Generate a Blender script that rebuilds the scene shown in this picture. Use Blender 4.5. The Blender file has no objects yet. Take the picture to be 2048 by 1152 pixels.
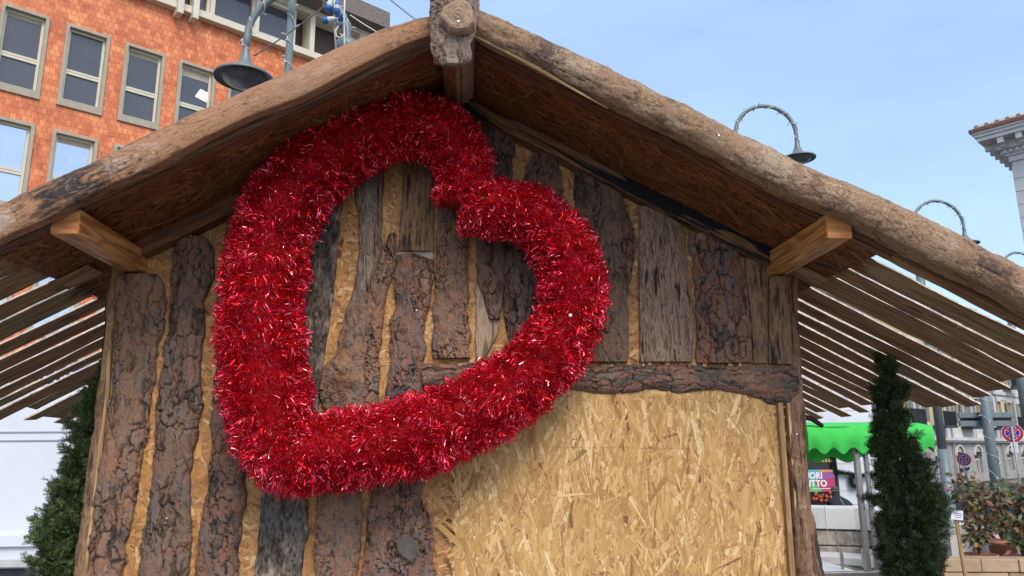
import bpy, math, random
import numpy as np
from math import sin, cos, tan, pi, radians, atan2, sqrt
from mathutils import Matrix, Vector

# ---------------------------------------------------------------- camera, world, sun
sc = bpy.context.scene
col = sc.collection
rng = np.random.default_rng(7)
R_ = random.Random(11)

psi, th, rho = radians(3.6), radians(12.4), radians(0.5)
FPX = 1500.0
CAM = np.array([0.05, -3.3, 1.6])
fwd = np.array([sin(psi)*cos(th), cos(psi)*cos(th), sin(th)])
rt0 = np.array([cos(psi), -sin(psi), 0.0])
up0 = np.cross(rt0, fwd)
upv = up0*cos(rho) + rt0*sin(rho)
rtv = rt0*cos(rho) - up0*sin(rho)
cd = bpy.data.cameras.new('camera')
cd.sensor_width = 36.0
cd.lens = 36.0*FPX/2048
cd.clip_start = 0.05
cd.clip_end = 3000
cam = bpy.data.objects.new('camera', cd)
col.objects.link(cam)
M4 = Matrix(((rtv[0], upv[0], -fwd[0], CAM[0]), (rtv[1], upv[1], -fwd[1], CAM[1]),
             (rtv[2], upv[2], -fwd[2], CAM[2]), (0, 0, 0, 1)))
cam.matrix_world = M4
sc.camera = cam

SUN_EL, SUN_AZ = radians(46), radians(166)      # azimuth from +y towards +x: behind the camera, a little right
world = bpy.data.worlds.new('World')
sc.world = world
world.use_nodes = True
wn, wl = world.node_tree.nodes, world.node_tree.links
bg = wn['Background']
sky = wn.new('ShaderNodeTexSky')
sky.sky_type = 'NISHITA'
sky.sun_disc = False
sky.sun_elevation = SUN_EL
sky.sun_rotation = SUN_AZ
sky.altitude = 200
sky.air_density = 1.0
sky.dust_density = 2.2
sky.ozone_density = 1.2
# a thin, uneven veil of high cloud
tcw = wn.new('ShaderNodeTexCoord')
mpw = wn.new('ShaderNodeMapping')
mpw.inputs['Scale'].default_value = (1.2, 1.2, 4.0)
nzw = wn.new('ShaderNodeTexNoise')
nzw.inputs['Scale'].default_value = 1.6
nzw.inputs['Detail'].default_value = 5
rpw = wn.new('ShaderNodeMapRange')
rpw.inputs['From Min'].default_value = 0.35
rpw.inputs['From Max'].default_value = 0.75
rpw.inputs['To Min'].default_value = 0.30
rpw.inputs['To Max'].default_value = 0.50
mxw = wn.new('ShaderNodeMix')
mxw.data_type = 'RGBA'
wl.new(tcw.outputs['Generated'], mpw.inputs[0])
wl.new(mpw.outputs[0], nzw.inputs['Vector'])
wl.new(nzw.outputs['Fac'], rpw.inputs['Value'])
wl.new(rpw.outputs[0], mxw.inputs['Factor'])
wl.new(sky.outputs[0], mxw.inputs['A'])
mxw.inputs['B'].default_value = (4.0, 5.6, 8.0, 1)
wl.new(mxw.outputs['Result'], bg.inputs['Color'])
bg.inputs['Strength'].default_value = 0.12

sl = bpy.data.lights.new('sun', 'SUN')
sl.energy = 1.35
sl.angle = radians(25)
sl.color = (1.0, 0.93, 0.84)
so = bpy.data.objects.new('sun', sl)
col.objects.link(so)
sd = Vector((sin(SUN_AZ)*cos(SUN_EL), cos(SUN_AZ)*cos(SUN_EL), sin(SUN_EL)))
so.rotation_euler = sd.to_track_quat('Z', 'Y').to_euler()
so.location = (2, -12, 12)

sc.view_settings.view_transform = 'Standard'
sc.view_settings.look = 'None'
sc.view_settings.exposure = 0.85
sc.view_settings.gamma = 1.0
sc.cycles.max_bounces = 8
sc.cycles.diffuse_bounces = 4

# ---------------------------------------------------------------- back-projection on to real planes
def ray(u, v):
    return fwd + rtv*((u-1024)/FPX) - upv*((v-576)/FPX)
def P(u, v, Y):
    d = ray(u, v)
    return CAM + d*((Y-CAM[1])/d[1])
def PD(u, v, D):
    return CAM + ray(u, v)*D
def PZ(u, v, Z):
    d = ray(u, v)
    return CAM + d*((Z-CAM[2])/d[2])

# ---------------------------------------------------------------- noise in numpy
def h2(ix, iy, s):
    n = (ix.astype(np.int64)*374761393 + iy.astype(np.int64)*668265263 + int(s)*1274126177) & 0xffffffff
    n = ((n ^ (n >> 13))*1274126177) & 0xffffffff
    n = (n ^ (n >> 16)) & 0xffffffff
    return n.astype(float)/4294967295.0
def vn(x, y, s):
    ix, iy = np.floor(x), np.floor(y)
    fx, fy = x-ix, y-iy
    fx = fx*fx*(3-2*fx); fy = fy*fy*(3-2*fy)
    a = h2(ix, iy, s); b = h2(ix+1, iy, s); c = h2(ix, iy+1, s); d = h2(ix+1, iy+1, s)
    return (a*(1-fx)+b*fx)*(1-fy) + (c*(1-fx)+d*fx)*fy
def fbm(x, y, s, o=4):
    t = 0; a = 0.5; n = 0
    for k in range(o):
        t = t + a*vn(x*2**k, y*2**k, s+k*17); n += a; a *= 0.5
    return t/n
def voro(x, y, s):
    ix, iy = np.floor(x), np.floor(y)
    f1 = np.full(np.shape(x), 9.0); f2 = f1.copy(); idd = np.zeros(np.shape(x))
    for i in (-1, 0, 1):
        for j in (-1, 0, 1):
            cx, cy = ix+i, iy+j
            px = cx + .1+.8*h2(cx, cy, s); py = cy + .1+.8*h2(cx, cy, s+5)
            d = np.sqrt((px-x)**2+(py-y)**2)
            r = h2(cx, cy, s+9)
            near = d < f1
            f2 = np.where(near, f1, np.minimum(f2, d))
            idd = np.where(near, r, idd)
            f1 = np.where(near, d, f1)
    return f1, f2, idd
def sst(a, b, x):
    t = np.clip((x-a)/(b-a), 0, 1)
    return t*t*(3-2*t)

# ---------------------------------------------------------------- objects
def tag(o, label=None, cat=None, group=None, kind=None):
    if label: o['label'] = label
    if cat: o['category'] = cat
    if group: o['group'] = group
    if kind: o['kind'] = kind
    return o
def par(o, parent):
    if parent is not None:
        o.parent = parent
        o.matrix_parent_inverse = Matrix.Translation(parent.location).inverted()
def thing(name, loc, label, cat, group=None):
    o = bpy.data.objects.new(name, None)
    o.location = Vector([float(q) for q in loc])
    o.empty_display_size = 0.2
    col.objects.link(o)
    return tag(o, label, cat, group)
def npmesh(name, V, F, mat, parent=None, smooth=False, uv=None, attr=None, bevel=0):
    """V (n,3); F list of arrays (m,k) or list of lists; uv per vertex; attr dict of per-vertex colours"""
    me = bpy.data.meshes.new(name)
    V = np.asarray(V, dtype=np.float32)
    if isinstance(F, np.ndarray): F = [F]
    if len(F) and isinstance(F[0], np.ndarray) and F[0].ndim == 2:
        loops = np.concatenate([f.ravel() for f in F]).astype(np.int32)
        tot = np.concatenate([np.full(len(f), f.shape[1]) for f in F]).astype(np.int32)
    else:
        loops = np.array([i for f in F for i in f], dtype=np.int32)
        tot = np.array([len(f) for f in F], dtype=np.int32)
    st = np.concatenate([[0], np.cumsum(tot)[:-1]]).astype(np.int32)
    me.vertices.add(len(V)); me.vertices.foreach_set('co', V.ravel())
    me.loops.add(len(loops)); me.loops.foreach_set('vertex_index', loops)
    me.polygons.add(len(tot)); me.polygons.foreach_set('loop_start', st); me.polygons.foreach_set('loop_total', tot)
    if uv is not None:
        ul = me.uv_layers.new(name='UVMap')
        uv = np.asarray(uv, dtype=np.float32)
        ul.data.foreach_set('uv', (uv[loops] if len(uv) == len(V) and len(uv) != len(loops) else uv).ravel())
    if attr:
        for k, a in attr.items():
            ca = me.color_attributes.new(k, 'FLOAT_COLOR', 'POINT')
            a4 = np.ones((len(V), 4), dtype=np.float32); a4[:, :a.shape[1]] = a
            ca.data.foreach_set('color', a4.ravel())
    me.update(calc_edges=True)
    me.validate()
    me.polygons.foreach_set('use_smooth', np.full(len(me.polygons), bool(smooth)))
    me.materials.append(mat)
    o = bpy.data.objects.new(name, me)
    col.objects.link(o)
    if bevel:
        b = o.modifiers.new('bevel', 'BEVEL'); b.width = bevel; b.segments = 2; b.limit_method = 'ANGLE'
    par(o, parent)
    return o

class MB:
    """collects shapes into one mesh; loop uvs in metres, u along the first axis"""
    def __init__(s): s.v = []; s.f = []; s.uv = []
    def add(s, vs, fs, uvs=None):
        b = len(s.v); s.v += [tuple(float(c) for c in q) for q in vs]
        for k, f in enumerate(fs):
            s.f.append([b+i for i in f])
            s.uv += list(uvs[k]) if uvs else [(0.0, 0.0)]*len(f)
        return s
    def obox(s, c, a, b, d, la, lb, ld):
        """box centred c with axes a,b,d (unit) and full sizes; a is the grain axis"""
        c, a, b, d = map(lambda q: np.array(q, float), (c, a, b, d))
        if np.dot(np.cross(a, b), d) < 0: d = -d
        vs = [c + a*la/2*i + b*lb/2*j + d*ld/2*k for i in (-1, 1) for j in (-1, 1) for k in (-1, 1)]
        fs = [(0, 1, 3, 2), (4, 6, 7, 5), (0, 4, 5, 1), (2, 3, 7, 6), (0, 2, 6, 4), (1, 5, 7, 3)]
        off = R_.random()*37
        uvs = []
        for fi, f in enumerate(fs):
            q = []
            for i in f:
                A = (i >> 2 & 1)*la; B = (i >> 1 & 1)*lb; D = (i & 1)*ld
                q.append((B + 9, D+off) if fi < 2 else ((A+off, B+off*.3) if fi > 3 else (A+off, D+off*.7)))
            uvs.append(q)
        return s.add(vs, fs, uvs)
    def box(s, x0, x1, y0, y1, z0, z1, grain=0):
        c = ((x0+x1)/2, (y0+y1)/2, (z0+z1)/2); L = (abs(x1-x0), abs(y1-y0), abs(z1-z0))
        E = [(1, 0, 0), (0, 1, 0), (0, 0, 1)]
        o = [grain, (grain+1) % 3, (grain+2) % 3]
        return s.obox(c, E[o[0]], E[o[1]], E[o[2]], L[o[0]], L[o[1]], L[o[2]])
    def beam(s, p, q, up, w, h):
        p, q, up = (np.array(t, float) for t in (p, q, up))
        a = q-p; L = np.linalg.norm(a); a /= L
        b = np.cross(up, a); b /= np.linalg.norm(b); d = np.cross(a, b)
        return s.obox((p+q)/2, a, b, d, L, w, h)
    def tube(s, pts, r, k=8, cap=True):
        pts = [np.array(p, float) for p in pts]; n = len(pts)
        rr = r if hasattr(r, '__len__') else [r]*n
        vs = []; pb = None; acc = 0
        L = [0]
        for i in range(1, n): L.append(L[-1]+np.linalg.norm(pts[i]-pts[i-1]))
        for i, p in enumerate(pts):
            t = pts[min(i+1, n-1)]-pts[max(i-1, 0)]; t /= (np.linalg.norm(t)+1e-9)
            if pb is None:
                pb = np.cross(t, (0, 0, 1)) if abs(t[2]) < .9 else np.cross(t, (0, 1, 0))
            pb = pb - t*np.dot(pb, t); pb /= np.linalg.norm(pb)
            c = np.cross(t, pb)
            for j in range(k):
                an = 2*pi*j/k
                vs.append(p + rr[i]*(pb*cos(an)+c*sin(an)))
        fs = []; uvs = []
        for i in range(n-1):
            for j in range(k):
                j2 = (j+1) % k
                fs.append((i*k+j, i*k+j2, (i+1)*k+j2, (i+1)*k+j))
                cir = 2*pi*rr[i]
                uvs.append([(L[i], cir*j/k), (L[i], cir*(j+1)/k), (L[i+1], cir*(j+1)/k), (L[i+1], cir*j/k)])
        if cap:
            fs.append(tuple(range(k))[::-1]); uvs.append([(0, 0)]*k)
            fs.append(tuple((n-1)*k+j for j in range(k))); uvs.append([(0, 0)]*k)
        return s.add(vs, fs, uvs)
    def lathe(s, c, prof, k=24, axis=(0, 0, 1)):
        c = np.array(c, float); ax = np.array(axis, float); ax /= np.linalg.norm(ax)
        e = np.cross(ax, (1, 0, 0)) if abs(ax[0]) < .9 else np.cross(ax, (0, 1, 0)); e /= np.linalg.norm(e)
        g = np.cross(ax, e)
        vs = [c + ax*z + r*(e*cos(2*pi*j/k)+g*sin(2*pi*j/k)) for r, z in prof for j in range(k)]
        fs = [(i*k+j, i*k+(j+1) % k, (i+1)*k+(j+1) % k, (i+1)*k+j) for i in range(len(prof)-1) for j in range(k)]
        return s.add(vs, fs)
    def prism(s, poly, O, a, b, n, d):
        """polygon in the plane O + x a + y b, thickened by d along n"""
        O, a, b, n = (np.array(t, float) for t in (O, a, b, n))
        m = len(poly)
        vs = [O+a*x+b*y for x, y in poly] + [O+a*x+b*y+n*d for x, y in poly]
        fs = [tuple(range(m)), tuple(range(2*m-1, m-1, -1))] + [(i, i+m, (i+1) % m+m, (i+1) % m) for i in range(m)]
        uvs = [[poly[i] for i in range(m)], [poly[i-m] for i in range(2*m-1, m-1, -1)]] + [[(0, 0)]*4]*m
        return s.add(vs, fs, uvs)
    def build(s, name, mat, parent=None, smooth=False, bevel=0):
        o = npmesh(name, s.v, s.f, mat, parent, smooth, None, None, bevel)
        ul = o.data.uv_layers.new(name='UVMap')
        if len(ul.data) == len(s.uv):
            ul.data.foreach_set('uv', np.array(s.uv, dtype=np.float32).ravel())
        return o

# ---------------------------------------------------------------- materials
class NT:
    def __init__(s, name):
        s.m = bpy.data.materials.new(name); s.m.use_nodes = True
        s.n = s.m.node_tree.nodes; s.l = s.m.node_tree.links
        s.b = s.n['Principled BSDF']
    def node(s, t, **k):
        n = s.n.new(t)
        for a, v in k.items():
            if a in n.inputs.keys(): n.inputs[a].default_value = v
            else: setattr(n, a, v)
        return n
    def link(s, a, b): s.l.new(a, b)
    def coord(s, kind='Object', scale=(1, 1, 1), rot=(0, 0, 0)):
        if kind == 'Geo': t = s.node('ShaderNodeNewGeometry').outputs['Position']
        else: t = s.node('ShaderNodeTexCoord').outputs[kind]
        mp = s.node('ShaderNodeMapping'); mp.inputs['Scale'].default_value = scale; mp.inputs['Rotation'].default_value = rot
        s.link(t, mp.inputs[0]); return mp.outputs[0]
    def noise(s, vec, scale=5, detail=4, rough=.55, dist=0):
        n = s.node('ShaderNodeTexNoise'); n.inputs['Scale'].default_value = scale; n.inputs['Detail'].default_value = detail
        n.inputs['Roughness'].default_value = rough; n.inputs['Distortion'].default_value = dist
        s.link(vec, n.inputs['Vector']); return n.outputs['Fac']
    def ramp(s, fac, stops):
        r = s.node('ShaderNodeValToRGB'); e = r.color_ramp.elements
        while len(e) < len(stops): e.new(0.5)
        for el, (p, c) in zip(e, stops):
            el.position = p; el.color = tuple(c)+(1,) if len(c) == 3 else c
        s.link(fac, r.inputs[0]); return r.outputs[0]
    def mix(s, fac, a, b, mode='MIX'):
        m = s.node('ShaderNodeMix', data_type='RGBA', blend_type=mode)
        for q, v in (('Factor', fac), ('A', a), ('B', b)):
            if isinstance(v, (int, float)): m.inputs[q].default_value = v
            elif isinstance(v, tuple): m.inputs[q].default_value = v if len(v) == 4 else v+(1,)
            else: s.link(v, m.inputs[q])
        return m.outputs['Result']
    def math(s, op, a, b=0.0, c=None):
        m = s.node('ShaderNodeMath', operation=op)
        for i, v in enumerate((a, b) if c is None else (a, b, c)):
            if isinstance(v, (int, float)): m.inputs[i].default_value = v
            else: s.link(v, m.inputs[i])
        return m.outputs[0]
    def mrange(s, v, a, b, c=0.0, d=1.0):
        m = s.node('ShaderNodeMapRange'); s.link(v, m.inputs[0])
        for i, q in enumerate((a, b, c, d)): m.inputs[i+1].default_value = q
        return m.outputs[0]
    def bump(s, h, strength=.5, dist=.01):
        b = s.node('ShaderNodeBump'); b.inputs['Strength'].default_value = strength; b.inputs['Distance'].default_value = dist
        s.link(h, b.inputs['Height']); s.link(b.outputs[0], s.b.inputs['Normal'])
    def fin(s, c, rough=.6, metal=0.0, spec=.5):
        if isinstance(c, tuple): s.b.inputs['Base Color'].default_value = c+(1,)
        else: s.link(c, s.b.inputs['Base Color'])
        if isinstance(rough, (int, float)): s.b.inputs['Roughness'].default_value = rough
        else: s.link(rough, s.b.inputs['Roughness'])
        s.b.inputs['Metallic'].default_value = metal
        s.b.inputs['Specular IOR Level'].default_value = spec
        return s.m

def plain(name, c, rough=.6, metal=0.0, var=.15, scale=8, bump=0.0, spec=.5, bscale=60):
    t = NT(name); v = t.coord('Object')
    f = t.noise(v, scale, 5)
    c2 = tuple(x*(1-var) for x in c); c3 = tuple(min(1, x*(1+var)) for x in c)
    o = t.ramp(f, [(.3, c2), (.7, c3)])
    if bump: t.bump(t.noise(v, bscale, 4), bump, .01)
    return t.fin(o, rough, metal, spec)

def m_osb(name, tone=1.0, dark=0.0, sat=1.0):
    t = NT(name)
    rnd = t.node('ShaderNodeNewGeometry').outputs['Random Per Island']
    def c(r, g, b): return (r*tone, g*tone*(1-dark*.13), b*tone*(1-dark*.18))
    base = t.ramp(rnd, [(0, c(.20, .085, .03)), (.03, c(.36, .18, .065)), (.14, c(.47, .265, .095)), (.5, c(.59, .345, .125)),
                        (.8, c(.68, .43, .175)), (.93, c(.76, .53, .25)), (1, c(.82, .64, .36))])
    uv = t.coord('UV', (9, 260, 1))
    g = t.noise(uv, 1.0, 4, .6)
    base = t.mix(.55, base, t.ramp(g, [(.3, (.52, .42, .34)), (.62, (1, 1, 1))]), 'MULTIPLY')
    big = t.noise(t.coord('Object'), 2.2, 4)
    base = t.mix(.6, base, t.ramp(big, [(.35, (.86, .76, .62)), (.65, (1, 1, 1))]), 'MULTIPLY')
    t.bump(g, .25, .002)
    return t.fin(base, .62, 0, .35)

def m_wood(name, c1, c2, knots=True, rough=.6, ring=14.0, streak=1.0, stain=None, stain_lo=.5, stain_hi=.62):
    """sawn wood: UV in metres, u along the grain"""
    t = NT(name)
    uv = t.coord('UV', (1, 1, 1))
    sx = t.coord('UV', (1.6, 34, 1)); sf = t.coord('UV', (5, 220, 1))
    w = t.noise(t.coord('UV', (.9, 7, 1)), 1.0, 3)
    wv = t.math('SINE', t.math('MULTIPLY', w, ring*2*pi))
    a = t.noise(sx, 1, 5, .6); b = t.noise(sf, 1, 3, .6)
    f = t.math('ADD', t.math('MULTIPLY', a, .55), t.math('ADD', t.math('MULTIPLY', wv, .10), t.math('MULTIPLY', b, .30*streak)))
    cc = t.ramp(f, [(.32, c1), (.54, c2)])
    if knots:
        vo = t.node('ShaderNodeTexVoronoi'); vo.inputs['Scale'].default_value = 1.0; vo.inputs['Randomness'].default_value = 1
        t.link(t.coord('UV', (3.1, 9, 1)), vo.inputs['Vector'])
        k = t.mrange(vo.outputs['Distance'], .06, .16)
        cc = t.mix(k, tuple(x*.3 for x in c1), cc)
    if stain is not None:
        s = t.noise(t.coord('UV', (1.3, 16, 1)), 1, 6, .62, .6)
        cc = t.mix(t.mrange(s, stain_lo, stain_hi), cc, stain)
    t.bump(f, .35, .004)
    return t.fin(cc, rough, 0, .3)

def m_bark(name, plates, crack, seed=0.0, moss=0.0):
    """attributes: bk.r crack, bk.g plate id, bk.b flake id"""
    t = NT(name)
    at = t.node('ShaderNodeAttribute', attribute_name='bk')
    sp = t.node('ShaderNodeSeparateColor'); t.link(at.outputs['Color'], sp.inputs[0])
    v = t.coord('Object')
    n1 = t.noise(v, 9, 5, .65); n2 = t.noise(t.coord('Object', (1, 1, .35)), 90, 4, .7); n3 = t.noise(v, 320, 3, .7)
    f = t.math('ADD', t.math('MULTIPLY', sp.outputs[1], .26), t.math('ADD', t.math('MULTIPLY', sp.outputs[2], .22), t.math('ADD', t.math('MULTIPLY', n1, .75), t.math('MULTIPLY', t.math('SUBTRACT', n2, .5), .6))))
    n = len(plates)
    oi = t.node('ShaderNodeObjectInfo').outputs['Random']
    c = t.ramp(f, [(.40+.42*i/(n-1), p) for i, p in enumerate(plates)])
    c = t.mix(1.0, c, t.ramp(oi, [(0, (.80, .80, .82)), (.5, (1, 1, 1)), (1, (1.20, 1.10, 1.02))]), 'MULTIPLY')
    gw = t.noise(t.coord('Object', (1, 1, .4)), 14, 5, .65, .4)
    c = t.mix(t.mrange(gw, .52, .62, 0, .65), c, (plates[0][0]*.4+.13, plates[0][1]*.4+.115, plates[0][2]*.4+.105))
    c = t.mix(.55, c, t.ramp(n3, [(.3, (.55, .55, .55)), (.7, (1.25, 1.22, 1.2))]), 'MULTIPLY')
    c = t.mix(t.math('MULTIPLY', sp.outputs[0], .9), c, crack)
    t.bump(t.math('ADD', n2, t.math('MULTIPLY', n3, .6)), .7, .004)
    return t.fin(c, .85, 0, .25)

def m_weather(name, cols, lo=.455, hi=.615):
    """peeled slab: long streaks and blotches"""
    t = NT(name)
    v1 = t.coord('Object', (38, 38, 3.2)); v2 = t.coord('Object', (160, 160, 9)); v3 = t.coord('Object', (7, 7, 4))
    a = t.noise(v1, 1, 5, .65, .5); b = t.noise(v2, 1, 3, .6); c_ = t.noise(v3, 1, 6, .7, .4)
    f = t.math('ADD', t.math('MULTIPLY', a, .45), t.math('ADD', t.math('MULTIPLY', b, .2), t.math('MULTIPLY', c_, .4)))
    n = len(cols)
    c = t.ramp(f, [(lo+(hi-lo)*i/(n-1), p) for i, p in enumerate(cols)])
    t.bump(t.math('ADD', a, b), .6, .004)
    return t.fin(c, .75, 0, .3)

def m_log(name, cols, patch_d, patch_l, along, zone=None, pd=.51):
    """peeled log; 'along' scales make the blotches run with the log"""
    t = NT(name)
    v = t.coord('UV', along)
    a = t.noise(v, 1, 7, .68, .8); b = t.noise(t.coord('UV', (along[0]*5, along[1]*5, 1)), 1, 5, .7, .5)
    d = t.noise(t.coord('UV', (40, 260, 1)), 1, 4, .6); e = t.noise(t.coord('UV', (2.1, 3.2, 1)), 1, 5, .7, .6)
    f = t.math('ADD', t.math('MULTIPLY', a, .5), t.math('ADD', t.math('MULTIPLY', b, .35), t.math('MULTIPLY', d, .15)))
    n = len(cols)
    c = t.ramp(f, [(.42+.17*i/(n-1), p) for i, p in enumerate(cols)])
    g = t.math('ADD', t.math('MULTIPLY', e, .6), t.math('MULTIPLY', b, .4))
    zm = 1.0
    if zone:
        sx = t.node('ShaderNodeSeparateXYZ'); t.link(t.coord('UV'), sx.inputs[0]); zm = t.mrange(t.math('ADD', sx.outputs[0], t.math('MULTIPLY', b, .3)), zone, zone+.12, 1, .12)
    c = t.mix(t.math('MULTIPLY', t.mrange(g, pd, pd+.06), zm), c, patch_d)
    h = t.noise(t.coord('UV', (3.3, 7, 1)), 1, 6, .7, .6)
    c = t.mix(t.math('MULTIPLY', t.mrange(t.math('ADD', t.math('MULTIPLY', h, .7), t.math('MULTIPLY', b, .3)), .54, .60), zm), c, patch_l)
    at = t.node('ShaderNodeAttribute', attribute_name='bk'); sp = t.node('ShaderNodeSeparateColor'); t.link(at.outputs['Color'], sp.inputs[0])
    fl = t.ramp(sp.outputs[1], [(0, (.50, .46, .44)), (.5, (1, 1, 1)), (1, (1.0, 1.0, 1.0))])
    c = t.mix(t.math('MULTIPLY', sp.outputs[2], .75), c, t.mix(1.0, c, fl, 'MULTIPLY'))
    c = t.mix(t.math('MULTIPLY', sp.outputs[0], .55), c, patch_d)
    fleck = t.noise(t.coord('UV', (60, 90, 1)), 1, 4, .7)
    c = t.mix(t.math('MULTIPLY', t.mrange(fleck, .56, .64, 0, .7), zm), c, patch_d)
    t.bump(t.math('ADD', b, d), .7, .006)
    return t.fin(c, .72, 0, .3)

M = {}
M['osb'] = m_osb('oriented_strand_board')
M['osb_wall'] = m_osb('stained_wall_strand_board', .92, 1.0)
M['osb_soffit'] = m_osb('shade_toned_strand_board', .42, 3.0)  # darker strand-board copy, with the shade under the roof put into its colour
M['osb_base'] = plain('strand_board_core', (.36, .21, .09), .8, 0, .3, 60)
M['osb_soffit_base'] = plain('shade_toned_strand_core', (.13, .050, .022), .8, 0, .3, 40)  # core tone also carries the painted under-roof shade
M['bark'] = m_bark('pine_bark', [(0.079, 0.051, 0.038), (0.158, 0.097, 0.067), (0.247, 0.142, 0.088), (0.189, 0.147, 0.120), (0.326, 0.157, 0.086), (0.179, 0.111, 0.077), (0.262, 0.192, 0.144)], (.014, .010, .009))
M['bark_red'] = m_bark('reddish_pine_bark', [(0.074, 0.056, 0.048), (0.131, 0.101, 0.086), (0.215, 0.107, 0.069), (0.294, 0.132, 0.078), (0.163, 0.127, 0.110), (0.336, 0.172, 0.105)], (.014, .010, .010))
M['bark_dark'] = m_bark('dark_pine_bark', [(0.063, 0.040, 0.030), (0.126, 0.079, 0.055), (0.194, 0.109, 0.071), (0.147, 0.113, 0.092), (0.231, 0.132, 0.086)], (.012, .010, .010))
M['bark_grey'] = m_bark('grey_lichened_bark', [(.034, .026, .020), (.090, .070, .054), (.21, .165, .125), (.48, .39, .30)], (.016, .013, .012))
M['bark_end'] = m_bark('weathered_ridge_bark', [(.13, .088, .065), (.22, .155, .115), (.32, .22, .165), (.28, .24, .21)], (.030, .022, .018))
M['weather'] = m_weather('weathered_slab_wood', [(.020, .018, .018), (.13, .085, .060), (.28, .19, .135), (.05, .042, .038), (.36, .27, .20), (.22, .145, .10), (.10, .08, .068)])
M['weather_tan'] = m_weather('tan_slab_wood', [(.022, .017, .014), (.22, .135, .085), (.38, .25, .165), (.05, .036, .03), (.33, .215, .145), (.25, .155, .10)])
M['weather_pale'] = m_weather('pale_split_wood', [(.14, .095, .06), (.30, .20, .12), (.42, .29, .18), (.26, .20, .15), (.46, .34, .22)])
M['weather_brown'] = m_weather('brown_slab_wood', [(.030, .020, .016), (.11, .060, .036), (.23, .125, .062), (.30, .175, .09), (.09, .055, .038), (.17, .10, .06)])
M['cutwood'] = m_wood('fresh_cut_wood', (.34, .19, .08), (.58, .39, .19), False)
M['timber'] = m_wood('warm_planed_timber', (.32, .12, .03), (.62, .29, .095), False, .5, 9)
M['timber_end'] = m_wood('sawn_timber_end', (.42, .15, .045), (.68, .31, .11), False, .7, 5)
M['timber_dark'] = m_wood('dark_brown_timber', (.10, .040, .020), (.20, .085, .040), False, .55, 12)  # dark brown timber tone for battens, rake board and left rafter
M['timber_stain'] = m_wood('blackened_timber', (.12, .060, .028), (.30, .165, .075), True, .5, 12, 1, (.010, .009, .011), .47, .52)
M['trim'] = m_wood('trim_board_wood', (.26, .14, .055), (.40, .24, .11), False)
M['slat'] = m_wood('rough_sawn_board', (.21, .112, .056), (.42, .245, .128), True, .75, 10)
M['slat2'] = m_wood('rough_sawn_board_olive', (.195, .128, .066), (.39, .265, .140), True, .75, 7)
M['waney'] = plain('waney_bark_edge', (.50, .40, .33), .8, 0, .45, 40, .4)
M['log_l'] = m_log('peeled_brown_log', [(.20, .088, .042), (.34, .165, .080), (.44, .235, .120), (.32, .155, .078), (.50, .30, .175)], (.050, .036, .030), (.44, .37, .31), (3.0, 15, 1), 1.30)
M['log_r'] = m_log('scraped_log', [(.12, .062, .034), (.24, .135, .072), (.38, .24, .135), (.24, .135, .075), (.52, .36, .22)], (.085, .055, .042), (.42, .30, .20), (13, 24, 1), None, .555)
M['trim_dark'] = m_wood('aged_trim_wood', (.12, .058, .03), (.27, .15, .08), False)
t = NT('log_end_grain'); gr = t.coord('Object', (1, 1, 1))
nn = t.noise(gr, 26, 6, .7, .5); n2 = t.noise(gr, 120, 3)
cc = t.ramp(t.math('ADD', t.math('MULTIPLY', nn, .75), t.math('MULTIPLY', n2, .25)), [(.3, (.10, .065, .045)), (.45, (.26, .17, .11)), (.55, (.36, .22, .13)), (.65, (.24, .18, .14)), (.75, (.42, .33, .26))])
t.bump(nn, .6, .006); M['rings'] = t.fin(cc, .8)
M['knot'] = plain('grey_cut_branch', (.098, .084, .068), .75, 0, .25, 30, .3)
M['knotty'] = plain('dull_screw', (.12, .10, .08), .5, .6, .1)
M['void'] = plain('dark_gap', (.02, .015, .012), .9)
# tinsel foil
t = NT('red_foil')
rnd = t.node('ShaderNodeNewGeometry').outputs['Random Per Island']
cc = t.ramp(rnd, [(0, (.52, .004, .014)), (.40, (.80, .010, .034)), (.66, (.93, .04, .085)), (.86, (.97, .17, .24)), (1, (1, .36, .40))])  # pink strand classes paint bright glints into the foil colour
M['tinsel'] = t.fin(cc, .20, .9, .6)
M['tinsel_core'] = plain('red_garland_core', (.36, .002, .008), .4, .6, .5, 60, .5)
M['screw'] = plain('zinc_screw', (.75, .75, .72), .3, .8, .1)

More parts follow.
